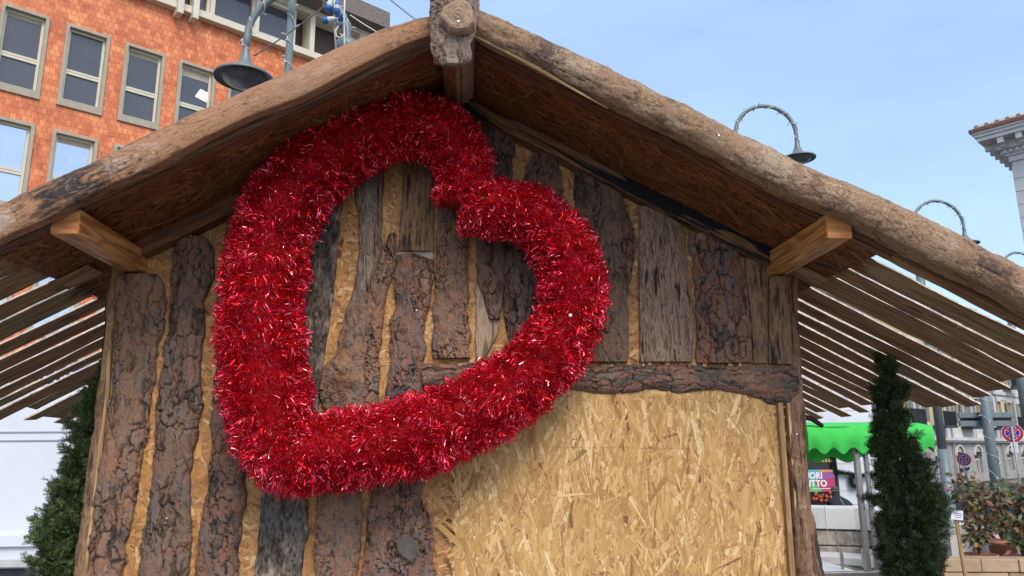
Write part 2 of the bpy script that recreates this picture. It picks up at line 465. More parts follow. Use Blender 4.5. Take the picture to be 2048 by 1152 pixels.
# ---------------------------------------------------------------- strand-board flakes
def flake_sheet(name, O, U, Vv, N, inside, bbox, n, parent, mat, seed, Ls=(.05, .15), Ws=(.004, .022), bias=None, spread=.5, lift=.0028):
    g = np.random.default_rng(seed)
    O, U, Vv, N = (np.array(t_, float) for t_ in (O, U, Vv, N))
    a = g.uniform(bbox[0], bbox[1], n*2); b = g.uniform(bbox[2], bbox[3], n*2)
    k = inside(a, b); a, b = a[k][:n], b[k][:n]; n = len(a)
    L = g.uniform(*Ls, n); W = Ws[0] + (Ws[1]-Ws[0])*g.random(n)**2.2
    W = W[np.argsort(W+g.normal(0, (Ws[1]-Ws[0])*.22, n))]; L = L*(.6+.5*W/Ws[1])
    thin = g.random(n) < .5
    L = np.where(thin, L*.55, L); W = np.where(thin, W*.35+.0015, W)
    if bias is None: an = g.uniform(0, pi, n)
    else: an = np.where(g.random(n) < .78, bias + g.normal(0, spread, n), g.uniform(0, pi, n))
    ca, sa = np.cos(an), np.sin(an)
    ts = np.array([-.5, -.5, 0, 0, .5, .5]); ws = np.array([-.5, .5, -.5, .5, -.5, .5])
    la = ts[None, :]*L[:, None] + g.normal(0, 1, (n, 6))*W[:, None]*.22
    wa = ws[None, :]*W[:, None]*(1+g.normal(0, .16, (n, 6))) + (g.normal(0, .08, n)[:, None]*np.array([0, 0, 1, 1, 0, 0])[None, :])*W[:, None]
    x = a[:, None] + la*ca[:, None] - wa*sa[:, None]
    y = b[:, None] + la*sa[:, None] + wa*ca[:, None]
    z = (.0004 + lift*np.arange(n)/n)[:, None] + g.normal(0, .0009, n)[:, None]*ts[None, :]*2 + g.normal(0, .0006, n)[:, None]*ws[None, :]*2
    V = O + x[..., None]*U + y[..., None]*Vv + z[..., None]*N
    base = (np.arange(n)*6)[:, None]
    F = np.concatenate([base+np.array([0, 2, 3, 1]), base+np.array([2, 4, 5, 3])])
    uv = np.stack([la + g.random(n)[:, None]*50, wa + g.random(n)[:, None]*50], -1).reshape(-1, 2)
    return npmesh(name, V.reshape(-1, 3), F, mat, parent, False, uv)

# ---------------------------------------------------------------- bark slabs and logs
def bark_field(al, ac, seed, cw=.030, cl=.085, depth=1.0):
    """al along the grain, ac across (metres) -> height, attribute"""
    wx = (fbm(al*9, ac*9, seed+3, 4)-.5)*.060 + (fbm(al*42, ac*60, seed+4, 3)-.5)*.016
    wy = (fbm(al*7+9, ac*7, seed+8, 3)-.5)*.12 + (fbm(al*40, ac*50, seed+6, 3)-.5)*.03
    f1, f2, i1 = voro((ac+wx)/cw, (al+wy)/cl, seed)
    e = f2-f1
    strong = sst(.38, .56, fbm(al*4.5, ac*14, seed+31, 3))
    n1 = fbm((ac+wx*.9)/(cw*1.15)+3, (al+wy*1.2)/(cl*2.4), seed+90, 3)
    fiss = (1-sst(.0, .026, np.abs(n1-.5)))
    crack = np.maximum(fiss*(.45+.55*strong), (1-sst(.0, .12, e))*(.12+.75*strong))
    q = fbm((ac+wx*.6)/cw*.95, (al+wy*.5)/cl*1.15, seed+40, 4)*9 + i1*2.3
    tq = np.floor(q); fr = q-tq
    lip = (1-sst(.0, .13, fr))*sst(.3, .6, fbm(al*30, ac*30, seed+44, 2))
    i2 = h2(tq, np.floor(i1*40), seed+9)
    fine = fbm(ac*190, al*80, seed+70, 3)
    g1, g2, i3 = voro((ac+wx*1.5)/(cw*.5)+7, (al+wy*1.3)/(cl*.42), seed+50)
    web = (1-sst(.0, .085, g2-g1))*sst(.35, .6, fbm(al*12, ac*22, seed+52, 2))
    h = (tq*.0015 + sst(0, .12, fr)*.0015) - .010 - web*.0022 + np.minimum(e, .35)*.002 + np.clip(np.abs(n1-.5), 0, .05)*.05 - crack*.0105 + (fine-.5)*.0026 + (fbm(ac*18, al*7, seed+60, 2)-.5)*.003
    at = np.stack([np.clip(np.maximum(crack*1.05, web*.75)+lip*.42, 0, 1), i1, (i2+i3)*.5], -1)
    return h*depth, at
def grey_field(al, ac, seed, depth=1):
    f = fbm(ac*120, al*50, seed, 4); b = fbm(ac*30, al*14, seed+4, 4)
    c = (1-sst(.30, .42, f))*.8
    return ((f-.5)*.007+(b-.5)*.008)*depth, np.stack([c, b, f], -1)
def wood_field(al, ac, seed, depth=1):
    f = fbm(ac*90, al*5, seed, 4); b = fbm(ac*14, al*3, seed+4, 3)
    return ((f-.5)*.004+(b-.5)*.012)*depth, np.stack([f*0, b, f], -1)

def slab(rows, mat, parent, seed, style='bark', thick=.030, base=.010, horiz=False, y0=-.0015, jag=.007, res=.0038, name='bark_slab', cut=None, cw=.030, cl=.085, ends=.006, burl=None):
    rows = [tuple(map(float, r)) for r in rows]
    A = []; B = []
    for r in rows:
        if horiz: a = P(r[0], r[1], y0); b = P(r[0], r[2], y0)
        else: a = P(r[1], r[0], y0); b = P(r[2], r[0], y0)
        A.append((a[0], a[2])); B.append((b[0], b[2]))
    A = np.array(A); B = np.array(B)
    key = 0 if horiz else 1
    L = abs(A[-1, key]-A[0, key]); n = max(int(L/res), 8)
    wid = np.mean(np.hypot(*(A-B).T)); m = max(int(wid/res), 8)
    kA = np.array([0]+list(np.cumsum(np.hypot(*np.diff((A+B)/2, axis=0).T))))
    tt = np.linspace(0, kA[-1], n)
    eA = np.stack([np.interp(tt, kA, A[:, i]) for i in (0, 1)], -1); eB = np.stack([np.interp(tt, kA, B[:, i]) for i in (0, 1)], -1)
    mid = (eA+eB)/2; hw = np.maximum((np.hypot(*(eA-eB).T))/2, .004)
    dr = (eB-eA); dr /= np.linalg.norm(dr, axis=1)[:, None]+1e-9
    j1 = (fbm(tt*16, tt*0+seed, seed+1, 5)-.5)*2*jag*2; j2 = (fbm(tt*16, tt*0+seed+50, seed+2, 5)-.5)*2*jag*2
    s = np.concatenate([[-1], np.linspace(-1, 1, m), [1]])
    X = mid[:, None, :] + dr[:, None, :]*((hw+j2*(1 if 1 else 0))[:, None]*np.maximum(s, 0)[None, :] + (hw+j1)[:, None]*np.minimum(s, 0)[None, :])[..., None]
    al = X[..., key]; ac = X[..., 1-key]
    # uneven sawn ends
    e0 = (fbm(s*3+seed, s*0, seed+13, 3)-.5)*ends*2
    ramp = np.exp(-tt/.03)[:, None]; ramp2 = np.exp(-(tt[-1]-tt)/.03)[:, None]
    X[..., key] += e0[None, :]*ramp + e0[None, ::-1]*ramp2
    fn = {'bark': lambda: bark_field(al, ac, seed, cw, cl), 'grey': lambda: grey_field(al, ac, seed), 'wood': lambda: wood_field(al, ac, seed)}[style]
    h, at = fn()
    prof = base + thick*np.sqrt(np.clip(1-s**2*.93, 0, 1))*(.75+.5*fbm(tt*2, tt*0, seed+77, 2))[:, None]
    if burl is not None:
        for (bu, bv, br, bh) in burl:
            c = P(bu, bv, y0)
            d = np.hypot(X[..., 0]-c[0], (X[..., 1]-c[2])*.8)/br
            prof = prof + bh*np.exp(-d**2*1.6)*(1+.5*np.sin(d*9+fbm(X[..., 0]*30, X[..., 1]*30, seed, 3)*7)*.35)
            at[..., 0] = np.clip(at[..., 0] + .5*np.exp(-d**2*9), 0, 1)
    Y = y0 - (prof + h)
    Y[:, 0] = y0; Y[:, -1] = y0
    nn_, mm = X.shape[:2]
    V = np.stack([X[..., 0], Y, X[..., 1]], -1)
    # close both ends down to the wall
    top = V[0].copy(); top[:, 1] = y0; bot = V[-1].copy(); bot[:, 1] = y0
    V = np.concatenate([top[None], V, bot[None]], 0)
    at = np.concatenate([at[:1]*0+.25, at, at[-1:]*0+.25], 0)
    nn_ += 2
    idx = np.arange(nn_*mm).reshape(nn_, mm)
    F = np.stack([idx[:-1, :-1], idx[1:, :-1], idx[1:, 1:], idx[:-1, 1:]], -1).reshape(-1, 4)
    if horiz: F = F[:, ::-1]
    return npmesh(name, V.reshape(-1, 3), F, mat, parent, True, None, {'bk': at.reshape(-1, 3)})

def log(name, pts, rad, mat, parent, seed, style='peel', res=.006, flat=None, amp=1.0, yscale=1.0):
    pts = np.array(pts, float); rad = np.array(rad, float)
    seg = np.linalg.norm(np.diff(pts, axis=0), axis=1); k = np.concatenate([[0], np.cumsum(seg)])
    n = int(k[-1]/res); tt = np.linspace(0, k[-1], n)
    # smooth interpolation
    C_ = np.stack([np.interp(tt, k, pts[:, i]) for i in range(3)], -1)
    ker = np.hanning(41); ker /= ker.sum()
    pad = np.pad(C_, ((20, 20), (0, 0)), mode='reflect', reflect_type='odd')
    C_ = np.stack([np.convolve(pad[:, i], ker, 'valid') for i in range(3)], -1)
    Rr = np.interp(tt, k, rad)
    T = np.gradient(C_, axis=0); T /= np.linalg.norm(T, axis=1)[:, None]
    up = np.array([0, 1.0, 0]) if abs(T[0][1]) < .8 else np.array([0, 0, 1.0])
    b = up-T*(T@up)[:, None]; b /= np.linalg.norm(b, axis=1)[:, None]
    c = np.cross(T, b)
    m = int(2*pi*Rr.mean()/res)
    th_ = np.linspace(0, 2*pi, m, endpoint=False)
    A_, L_ = np.meshgrid(th_, tt)
    r0 = Rr.mean()
    cx, cy = np.cos(A_)*r0, np.sin(A_)*r0
    # seamless around: use 2 noise planes
    big = fbm(cx*9+L_*2.2, cy*9+L_*1.1+3, seed, 3)-.5
    med = fbm(L_*22, cx*40+cy*23, seed+3, 4)*.5+fbm(L_*22+5, cy*40-cx*23, seed+4, 4)*.5-.5
    fine = fbm(L_*110, A_*r0*170, seed+6, 3)-.5
    if style == 'bark':
        w = sst(0, .35, A_)*sst(0, .35, 2*pi-A_)
        h, at = bark_field(L_, A_*r0, seed, .026, .07)
        h = h*w + big*.02
    else:
        step = sst(.48, .53, fbm(L_*6, cx*16+cy*9, seed+11, 4))
        h = (big*.022 + med*.012*1.2 + fine*.0035 + step*.004)*amp
        q = (fbm(L_*13, cx*34+cy*20, seed+81, 4)*.5+fbm(L_*13+9, cy*34-cx*20, seed+82, 4)*.5)*15
        tq = np.floor(q); fr = q-tq
        patchy = sst(.40, .56, fbm(L_*3.3, cx*9+cy*6, seed+85, 4))
        ck = fbm(L_*2.6+cx*6, cx*60+cy*37, seed+91, 3); ckm = sst(.52, .60, fbm(L_*2.0, cx*20+cy*15, seed+92, 2))
        split = (1-sst(0, .016, np.abs(ck-.5)))*ckm
        lip = np.maximum((1-sst(0, .22, fr))*patchy, split*1.5)
        h = h - split*.006
        h = h + patchy*(tq-7)*.0016*amp + patchy*sst(0, .3, fr)*.0016*amp
        at = np.stack([lip, h2(tq, tq*0+seed, 3), patchy], -1)
    rr = Rr[:, None] + h
    if flat is not None:      # flatten one side: (angle, keep)
        d = np.cos(A_-flat[0]); lim = Rr[:, None]*flat[1]
        rr = np.where(d*rr > lim, lim/np.maximum(d, .01), rr)
    V = C_[:, None, :] + (rr*np.cos(A_)*yscale)[..., None]*b[:, None, :] + (rr*np.sin(A_))[..., None]*c[:, None, :]
    idx = np.arange(n*m).reshape(n, m); nx = np.roll(idx, -1, axis=1)
    F = np.stack([idx[:-1], nx[:-1], nx[1:], idx[1:]], -1).reshape(-1, 4)
    V = np.concatenate([V.reshape(-1, 3), [C_[0]-T[0]*.004, C_[-1]+T[-1]*.004]])
    at = np.concatenate([at.reshape(-1, 3), np.zeros((2, 3))+.3])
    cap0 = np.stack([nx[0], idx[0], np.full(m, n*m)], -1); cap1 = np.stack([idx[-1], nx[-1], np.full(m, n*m+1)], -1)
    uvv = np.stack([L_.ravel(), (np.abs(A_-pi)*r0).ravel()], -1)
    uvv = np.concatenate([uvv, [[0, 0], [0, 0]]])
    return npmesh(name, V, [F, cap0, cap1], mat, parent, True, uvv, {'bk': at})

# ================================================================ GROUND
HB = 2.42      # hut depth
plaza = MB().box(-60, 60, -40, 9.3, -1.2, 0.0).build('plaza', plain('grey_stone_paving', (.17, .165, .155), .85, 0, .25, 3, .3, .3, 25))
tag(plaza, kind='structure')
street = MB().add([(-400, 9.3, -1.0), (700, 9.3, -1.0), (700, 900, -1.0), (-400, 900, -1.0)], [(0, 1, 2, 3)]).build('street', plain('worn_asphalt', (.06, .06, .062), .9, 0, .25, 2, .3, .3, 30))
tag(street, kind='structure')
backland = MB().add([(-400, -400, -1.25), (700, -400, -1.25), (700, 9.3, -1.25), (-400, 9.3, -1.25)], [(0, 1, 2, 3)]).build('ground', plain('distant_paving', (.20, .195, .185), .9, 0, .2, 1))
tag(backland, kind='structure')

# ================================================================ THE HUT
hut = thing('market_hut', (0, 0, 0), 'rustic wooden market hut clad in bark slabs and strand board, with log-edged gable roof', 'hut')
SR, SLf, ZR = .520, .535, 3.25
def zroof(x): return ZR - (SR*x if x >= 0 else -SLf*x)

# wall sheet (a pentagon), side and back walls
poly = [(-1.50, 0.0), (1.54, 0.0), (1.54, zroof(1.54)-.01), (0, ZR-.01), (-1.50, zroof(-1.50)-.01)]
w = MB().prism(poly, (0, 0, 0), (1, 0, 0), (0, 0, 1), (0, 1, 0), .018)
w.box(-1.50, -1.482, .020, HB, 0, 2.42); w.box(1.522, 1.54, .020, HB, 0, 2.42)
w.prism(poly, (0, HB, 0), (1, 0, 0), (0, 0, 1), (0, 1, 0), .018)
w.build('wall_panel', M['osb_base'], hut)
def in_wall(a, b):
    return (b < np.where(a >= 0, ZR-SR*a, ZR+SLf*a)-.05) & (a > -1.43) & (a < 1.49)
flake_sheet('wall_flakes', (0, 0, 0), (1, 0, 0), (0, 0, 1), (0, -1, 0), in_wall, (-1.5, 1.54, 1.0, 3.25), 30000, hut, M['osb_wall'], 1, Ls=(.04, .13), Ws=(.003, .020), spread=.9)
# hatch: a separate, brighter strand-board leaf closing the counter opening
hx0, hx1 = P(911, 1000, -.02)[0], P(1562, 1000, -.02)[0]
hz1 = P(1200, 776, -.02)[2]
MB().box(hx0, hx1, -.022, -.006, .95, hz1+.03).build('hatch_panel', M['osb_base'], hut)
flake_sheet('hatch_flakes', (0, -.022, 0), (1, 0, 0), (0, 0, 1), (0, -1, 0), lambda a, b: (a > hx0+.004) & (a < hx1-.004),
            (hx0, hx1, 1.0, hz1+.02), 15000, hut, M['osb'], 2, Ls=(.09, .24), Ws=(.003, .022), bias=pi/2, spread=.33, lift=.004)

for (ua, va, ub, vb) in ((1000, 893, 1380, 897), ):
    a, b = P(ua, va, -.027), P(ub, vb, -.027)
    MB().beam(a, b, (0, 0, 1), .0006, .0009).build('score_line', M['trim_dark'], hut)
for u, v in ((925, 820), (925, 1010), (1540, 830), (1545, 1000), (1230, 812), (1240, 1120)):
    MB().lathe(P(u, v, -.029), [(0, 0), (.003, .0), (.004, -.003)], 8, (0, -1, 0)).build('screw', M['knotty'], hut)

# roof sheets: soffit flakes on the underside
for sgn, S_, nm in ((1, SR, 'r'), (-1, SLf, 'l')):
    L = 1.70
    a = np.array([sgn, 0, -S_]); ln = np.linalg.norm(a); a = a/ln
    nrm = np.array([sgn*S_, 0, 1.0])/ln
    y0, y1 = -.555, HB+.35
    c = np.array([0, (y0+y1)/2, ZR]) + a*(L*ln/2) + nrm*.0095
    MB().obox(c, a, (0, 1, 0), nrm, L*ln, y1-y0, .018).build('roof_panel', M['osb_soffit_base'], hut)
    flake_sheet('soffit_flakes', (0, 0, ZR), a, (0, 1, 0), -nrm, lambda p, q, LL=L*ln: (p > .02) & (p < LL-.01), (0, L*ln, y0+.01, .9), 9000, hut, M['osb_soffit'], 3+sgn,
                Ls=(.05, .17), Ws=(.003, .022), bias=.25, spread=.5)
    # eave boards: waney-edged, spaced, running down the slope beyond the sheet
    gaps = [-.555, -.41, -.21, -.05, .16, .36, .53, .69, .88, 1.05, 1.23, 1.40, 1.57, 1.73, 1.91, 2.09, 2.26, 2.43, 2.60, 2.77] if sgn > 0 else \
           [-.555, -.45, -.25, -.05, .13, .34, .51, .70, .90, 1.07, 1.22, 1.42, 1.58, 1.76, 1.99, 2.15, 2.34, 2.52, 2.70, 2.80]
    for k in range(len(gaps)-1):
        ya, yb = gaps[k]+R_.uniform(.001, .016), gaps[k+1]-R_.uniform(-.002, .010)
        # [start, end] along the slope (in x)
        xs, xe = 1.60, 2.70+R_.uniform(-.05, .07)
        if sgn < 0 and k in (11, 13): xe -= .10
        if sgn > 0 and k in (3, 9): xe -= .08
        nseg, ms = 150, 4
        tt = np.linspace(xs, xe, nseg)
        sd_ = 100*k+(50 if sgn > 0 else 0)
        wa = (fbm(tt*2.2, tt*0+k, sd_, 5)-.5)*.050; wb = (fbm(tt*2.2, tt*0+k+9, sd_+7, 5)-.5)*.050
        sag = (fbm(tt*.9, tt*0, sd_+9, 2)-.5)*.012
        bow = np.linspace(-1, 1, nseg)*R_.uniform(-.016, .016)
        A0 = ya+wa+bow+.008; B0 = yb+wb+bow-.006
        thk = .013
        rows = [(A0, 0), (B0, 0), (B0-.004, thk), (A0+.012, thk)]
        Vs = []
        raggy = (h2(np.arange(4), np.arange(4)+k, sd_)-.5)*.02
        for q, (yy, hh) in enumerate(rows):
            tx = tt.copy(); tx[-1] += raggy[q]; tx[-2] += raggy[q]*.6
            dist = tx*ln
            Pp = np.array([0, 0, ZR]) + a*dist[:, None] + nrm*(.0205+hh+sag)[:, None]
            Pp[:, 1] = yy
            Vs.append(Pp)
        V = np.stack(Vs, 1); idx = np.arange(nseg*4).reshape(nseg, 4)
        F = []
        for q in range(4):
            F.append(np.stack([idx[:-1, q], idx[1:, q], idx[1:, (q+1) % 4], idx[:-1, (q+1) % 4]], -1))
        und = F[0]; sides = np.concatenate([F[1], F[2], F[3]]); caps = np.array([[0, 1, 2, 3], [idx[-1, 3], idx[-1, 2], idx[-1, 1], idx[-1, 0]]])
        uvv = np.stack([np.repeat(tt[:, None], 4, 1)+k*3.3, V[..., 1]+k*1.7], -1).reshape(-1, 2)
        o = npmesh('eave_board', V.reshape(-1, 3), [und, sides, caps], M['slat'] if R_.random() < .55 else M['slat2'], hut, False, uvv)
        o.data.materials.append(M['waney'])
        mi = np.zeros(len(o.data.polygons), dtype=np.int32); mi[len(und):len(und)+len(sides)] = 1
        o.data.polygons.foreach_set('material_index', mi)
        # stringy fibres torn from the sawn edge
        for q in range(R_.choice((0, 1, 2))):
            fb = MB(); x_ = R_.uniform(1.9, xe-.1); p0 = np.array([0, 0, ZR])+a*(x_*ln)+nrm*.02; p0[1] = ya+.004
            pp = [p0]
            for z_ in range(4): pp.append(pp[-1]+np.array([R_.uniform(-.008, .008), R_.uniform(-.006, .004), -R_.uniform(.002, .012)]))
            fb.tube(pp, .0008, 3, False).build('bark_fibre', M['waney'], o)
    # front batten under the sheet
    p0 = np.array([sgn*.06, -.535, zroof(sgn*.06)-.012]); p1 = np.array([sgn*1.72, -.535, zroof(sgn*1.72)-.012])
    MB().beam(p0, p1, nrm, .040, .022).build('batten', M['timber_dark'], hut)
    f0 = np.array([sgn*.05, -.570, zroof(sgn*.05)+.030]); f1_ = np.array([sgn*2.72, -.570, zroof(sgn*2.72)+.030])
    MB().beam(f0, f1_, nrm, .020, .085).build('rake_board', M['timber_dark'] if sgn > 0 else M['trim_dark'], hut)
# fresh trimmed strip below the right log, near the ridge
MB().tube([P(946, 68, -.65), P(1000, 96, -.65), P(1080, 140, -.65), P(1160, 186, -.65), P(1215, 217, -.64)], [.0095, .010, .008, .005, .002], 6).build('trim_strip', M['cutwood'], hut)

# ridge beam, rafters against the wall
zb = ZR-.105
MB().box(-.045, .030, -.62, HB, zb, ZR-.02, 1).build('ridge_beam', m_wood('ridge_beam_wood', (.10, .035, .018), (.26, .10, .045), False, .5, 16), hut, False, .002)
def rafter(sgn, x0, x1, mat, drop=.036, hh=.070):
    S_ = SR if sgn > 0 else SLf
    n_ = np.array([sgn*S_, 0, 1.0]); n_ /= np.linalg.norm(n_)
    p = np.array([x0, -.042, zroof(x0)])-n_*drop; q = np.array([x1, -.042, zroof(x1)])-n_*drop
    return MB().beam(p, q, n_, .07, hh).build('rafter', mat, hut, False, .003)
rafter(1, .035, 1.50, M['timber_stain'])
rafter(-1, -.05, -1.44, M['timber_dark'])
# projecting purlins
for sgn, (ul, vt, ur, vb), x_end, lab in ((1, (1641, 438, 1691, 484), 0, 'orange square purlin end'), (-1, (105, 442, 157, 470), 0, 'brown cracked purlin end')):
    a = P(ul, vt, -.60 if sgn > 0 else -.62); b = P(ur, vb, -.60 if sgn > 0 else -.62)
    x0, x1 = (a[0], b[0]); z1, z0 = a[2], b[2]
    if sgn > 0: x0 = 1.430; x1 = 1.530; z1 = 2.488; z0 = 2.392
    else: x0 = -1.450; x1 = -1.352; z1 = 2.480; z0 = 2.386
    o = MB().box(x0, x1, -.615 if sgn > 0 else -.60, -.001, z0, z1, 1).build('purlin', M['timber'], hut, False, .004)
    ye = -.615 if sgn > 0 else -.60
    MB().box(x0+.002, x1-.002, ye-.003, ye-.0005, z0+.002, z1-.002, 0).build('end_grain', M['timber_end'], o)
# deck offcut boards beside the purlins
for sgn in (1, -1):
    for (xa, xb, yc) in ((1.56, 1.68, -.02), ):
        p = np.array([sgn*xa, yc, zroof(sgn*xa)-.016]); q = np.array([sgn*1.69, yc, zroof(sgn*1.69)-.016])
        MB().beam(p, q, (sgn*.46, 0, .89), .12, .012).build('roof_cleat', M['slat'], hut)

# edge logs of the gable
def mids(rows, Y):
    pts = []; rad = []
    for u, a, b in rows:
        p = P(u, a, Y); q = P(u, b, Y); pts.append((p+q)/2); rad.append(abs(p[2]-q[2])/2*.89)
    return pts, rad
pts, rad = mids([(2330, 712, 792), (2130, 588, 680), (2048, 541, 632), (2000, 514, 600), (1900, 462, 556), (1800, 416, 505), (1700, 368, 449), (1600, 326, 412), (1500, 279, 358), (1400, 229, 302), (1200, 135, 206), (1000, 43, 103), (940, 18, 72)], -.64)
log('log', pts, rad, M['log_r'], hut, 21, 'peel', .005, (pi/2, .90), .85, .85)
pts, rad = mids([(-290, 562, 636), (-90, 465, 545), (0, 418, 492), (100, 366, 449), (200, 322, 392), (300, 272, 350), (400, 227, 291), (500, 181, 243), (600, 140, 208), (700, 91, 153), (780, 58, 112), (850, 37, 83), (890, 34, 68)], -.64)
rad = [r*1.10 for r in rad]
log('log', pts, rad, M['log_l'], hut, 33, 'peel', .005, (-pi/2, .78), .55, .55)

# ridge piece: bark slab hanging at the gable's point with a cut log end on it
slab([(-30, 870, 962), (0, 864, 958), (30, 862, 958), (70, 863, 953), (95, 861, 943), (115, 864, 942), (126, 878, 941), (134, 886, 925)], M['bark_end'], hut, 41, 'bark', .012, .014, y0=-.70, jag=.006, cw=.022, cl=.03, ends=.002, name='ridge_slab', res=.003)
MB().box(P(868, 60, -.69)[0], P(938, 60, -.69)[0], -.697, -.66, P(900, 122, -.69)[2], P(900, -20, -.69)[2], 2).build('ridge_block', M['trim'], hut)
c = P(917, 28, -.765)
k_, m_ = 40, 90
rr = np.linspace(0, 1, k_); aa = np.linspace(0, 2*pi, m_, endpoint=False)
Rg, Ag = np.meshgrid(rr, aa, indexing='ij')
Rad = (.064+.010*(fbm(np.cos(Ag)*2+5, np.sin(Ag)*2+5, 5, 3)-.5)*2)*Rg
yy = -.006*np.sin(Rg*28)*.15-.006*fbm(Ag*2, Rg*4, 9, 3) + sst(.86, 1, Rg)*.012
V = np.stack([c[0]+Rad*np.cos(Ag), c[1]+yy, c[2]+Rad*1.0*np.sin(Ag)], -1)
V2 = V[-1:].copy(); V2[..., 1] += .05; V2b = V[-1:].copy(); V2b[..., 1] += .6
V = np.concatenate([V, V2, V2b]); kk = k_+2
idx = np.arange(kk*m_).reshape(kk, m_); nx = np.roll(idx, -1, 1)
npmesh('ridge_log', V.reshape(-1, 3), np.stack([idx[:-1], idx[1:], nx[1:], nx[:-1]], -1).reshape(-1, 4), M['rings'], hut, True)

# bark slabs on the front wall (v, left u, right u)
B = lambda rows, mat, seed, st='bark', **k: slab(rows, M[mat], hut, seed, st, **k)
B([(551, 240, 318), (560, 234, 326), (597, 232, 331), (638, 231, 329), (688, 228, 321), (734, 227, 315), (785, 227, 307), (855, 214, 299), (907, 209, 287), (959, 199, 277), (1029, 191, 271), (1099, 183, 254), (1170, 174, 245)], 'bark', 101, thick=.034, cw=.036, cl=.11)
B([(476, 352, 412), (482, 350, 420), (505, 348, 429), (547, 346, 430), (576, 344, 420), (601, 342, 409), (651, 340, 410), (692, 331, 407), (734, 327, 401), (780, 317, 405), (820, 312, 404), (855, 312, 398), (907, 311, 390), (945, 308, 380), (994, 300, 384), (1047, 295, 387), (1099, 284, 386), (1170, 277, 376)], 'bark', 102, thick=.036, cw=.034, cl=.10)
B([(400, 470, 540), (430, 460, 530), (500, 447, 520), (600, 439, 515), (700, 437, 510), (785, 431, 500), (855, 426, 496), (925, 423, 490), (960, 418, 490), (1010, 412, 492), (1020, 411, 488), (1047, 405, 485), (1099, 395, 478), (1170, 391, 475)], 'bark_red', 103, thick=.036)
B([(380, 620, 690), (440, 603, 680), (504, 600, 676), (578, 592, 669), (642, 582, 660), (716, 572, 650), (808, 557, 638), (900, 540, 626), (994, 525, 616), (1048, 522, 617), (1062, 521, 624), (1078, 519, 616), (1091, 518, 608), (1170, 510, 603)], 'bark_grey', 104, 'grey', thick=.026, jag=.003)
B([(330, 705, 768), (400, 712, 766), (426, 717, 765), (504, 717, 764), (550, 712, 750), (600, 702, 738), (640, 686, 712), (665, 680, 690)], 'weather', 105, 'wood', thick=.014, base=.008, jag=.004)
B([(470, 778, 796), (500, 765, 794), (536, 751, 788), (582, 735, 775), (619, 705, 770), (670, 682, 764), (711, 673, 760), (734, 651, 758), (780, 642, 757), (812, 648, 757), (900, 642, 748), (994, 638, 722), (1085, 630, 722), (1170, 629, 716)], 'bark', 106, thick=.036, cw=.024, cl=.05, burl=[(690, 752, .060, .030), (700, 690, .03, .012)])
B([(512, 796, 838), (522, 794, 864), (560, 791, 866), (614, 790, 859), (651, 782, 852), (711, 781, 849), (762, 774, 849), (803, 768, 850), (860, 762, 850), (930, 748, 846), (992, 743, 845), (1010, 740, 849), (1034, 734, 860), (1060, 731, 866), (1100, 730, 869), (1170, 723, 870)], 'bark_red', 107, thick=.034, cw=.024, cl=.06)
B([(300, 806, 872), (347, 807, 869), (430, 803, 868), (504, 796, 867)], 'weather_brown', 108, 'wood', thick=.012, base=.016, jag=.0015, ends=.001)
B([(380, 874, 938), (458, 873, 937), (527, 871, 937), (596, 868, 936), (660, 867, 939), (718, 866, 941)], 'bark', 109, thick=.028, cw=.022, cl=.06, ends=.003, burl=[(898, 577, .030, .012)])
B([(440, 946, 1014), (481, 951, 1013), (568, 955, 1010), (600, 962, 1006), (640, 975, 1000)], 'bark_dark', 110, thick=.028)
B([(572, 951, 978), (600, 951, 996), (640, 951, 1000), (670, 951, 996), (716, 953, 968), (730, 953, 960)], 'weather_pale', 111, 'wood', thick=.012, jag=.003)
B([(420, 1016, 1110), (500, 1014, 1112), (560, 1010, 1100), (600, 1006, 1085), (640, 1010, 1065), (690, 1014, 1050), (730, 1016, 1050)], 'bark_dark', 112, thick=.030)
B([(257, 966, 1029), (300, 966, 1028), (340, 966, 1026), (420, 968, 1022)], 'bark_dark', 113, thick=.026)
B([(297, 1080, 1095), (312, 1066, 1110), (335, 1050, 1117), (375, 1042, 1122), (450, 1040, 1126), (520, 1040, 1126)], 'bark_dark', 114, thick=.030)
B([(344, 1149, 1202), (358, 1148, 1224), (382, 1148, 1236), (413, 1150, 1249), (458, 1153, 1268), (487, 1158, 1271), (557, 1163, 1263), (600, 1172, 1253), (660, 1180, 1254), (725, 1181, 1256)], 'bark_dark', 115, thick=.032, cw=.034, cl=.10, ends=.003)
B([(415, 1277, 1351), (467, 1276, 1367), (527, 1276, 1371), (560, 1276, 1373), (606, 1277, 1383), (660, 1278, 1384), (725, 1278, 1383)], 'weather_tan', 116, 'wood', thick=.022, base=.012, jag=.002, ends=.001)
B([(467, 1375, 1462), (497, 1376, 1475), (527, 1383, 1479), (566, 1385, 1484), (600, 1389, 1490), (650, 1391, 1498), (727, 1392, 1504)], 'bark_red', 117, thick=.032, cw=.036, cl=.10, ends=.003)
B([(500, 1486, 1528), (560, 1491, 1530), (640, 1500, 1532), (728, 1506, 1533)], 'weather_brown', 118, 'wood', thick=.016, jag=.002, ends=.001)
B([(556, 1535, 1579), (640, 1536, 1582), (729, 1536, 1585)], 'weather_brown', 119, 'wood', thick=.020, jag=.002, ends=.001)
# the horizontal half log above the hatch (u, top v, bottom v)
B([(846, 728, 775), (940, 729, 776), (1060, 731, 782), (1135, 731, 781), (1214, 731, 790), (1292, 732, 783), (1371, 732, 786), (1430, 732, 781), (1488, 733, 788), (1512, 733, 798), (1535, 733, 810), (1560, 733, 813), (1575, 733, 807), (1587, 734, 800)], 'bark_red', 120, horiz=True, thick=.042, base=.016, jag=.004, cw=.026, cl=.10, name='cross_log', ends=.002)
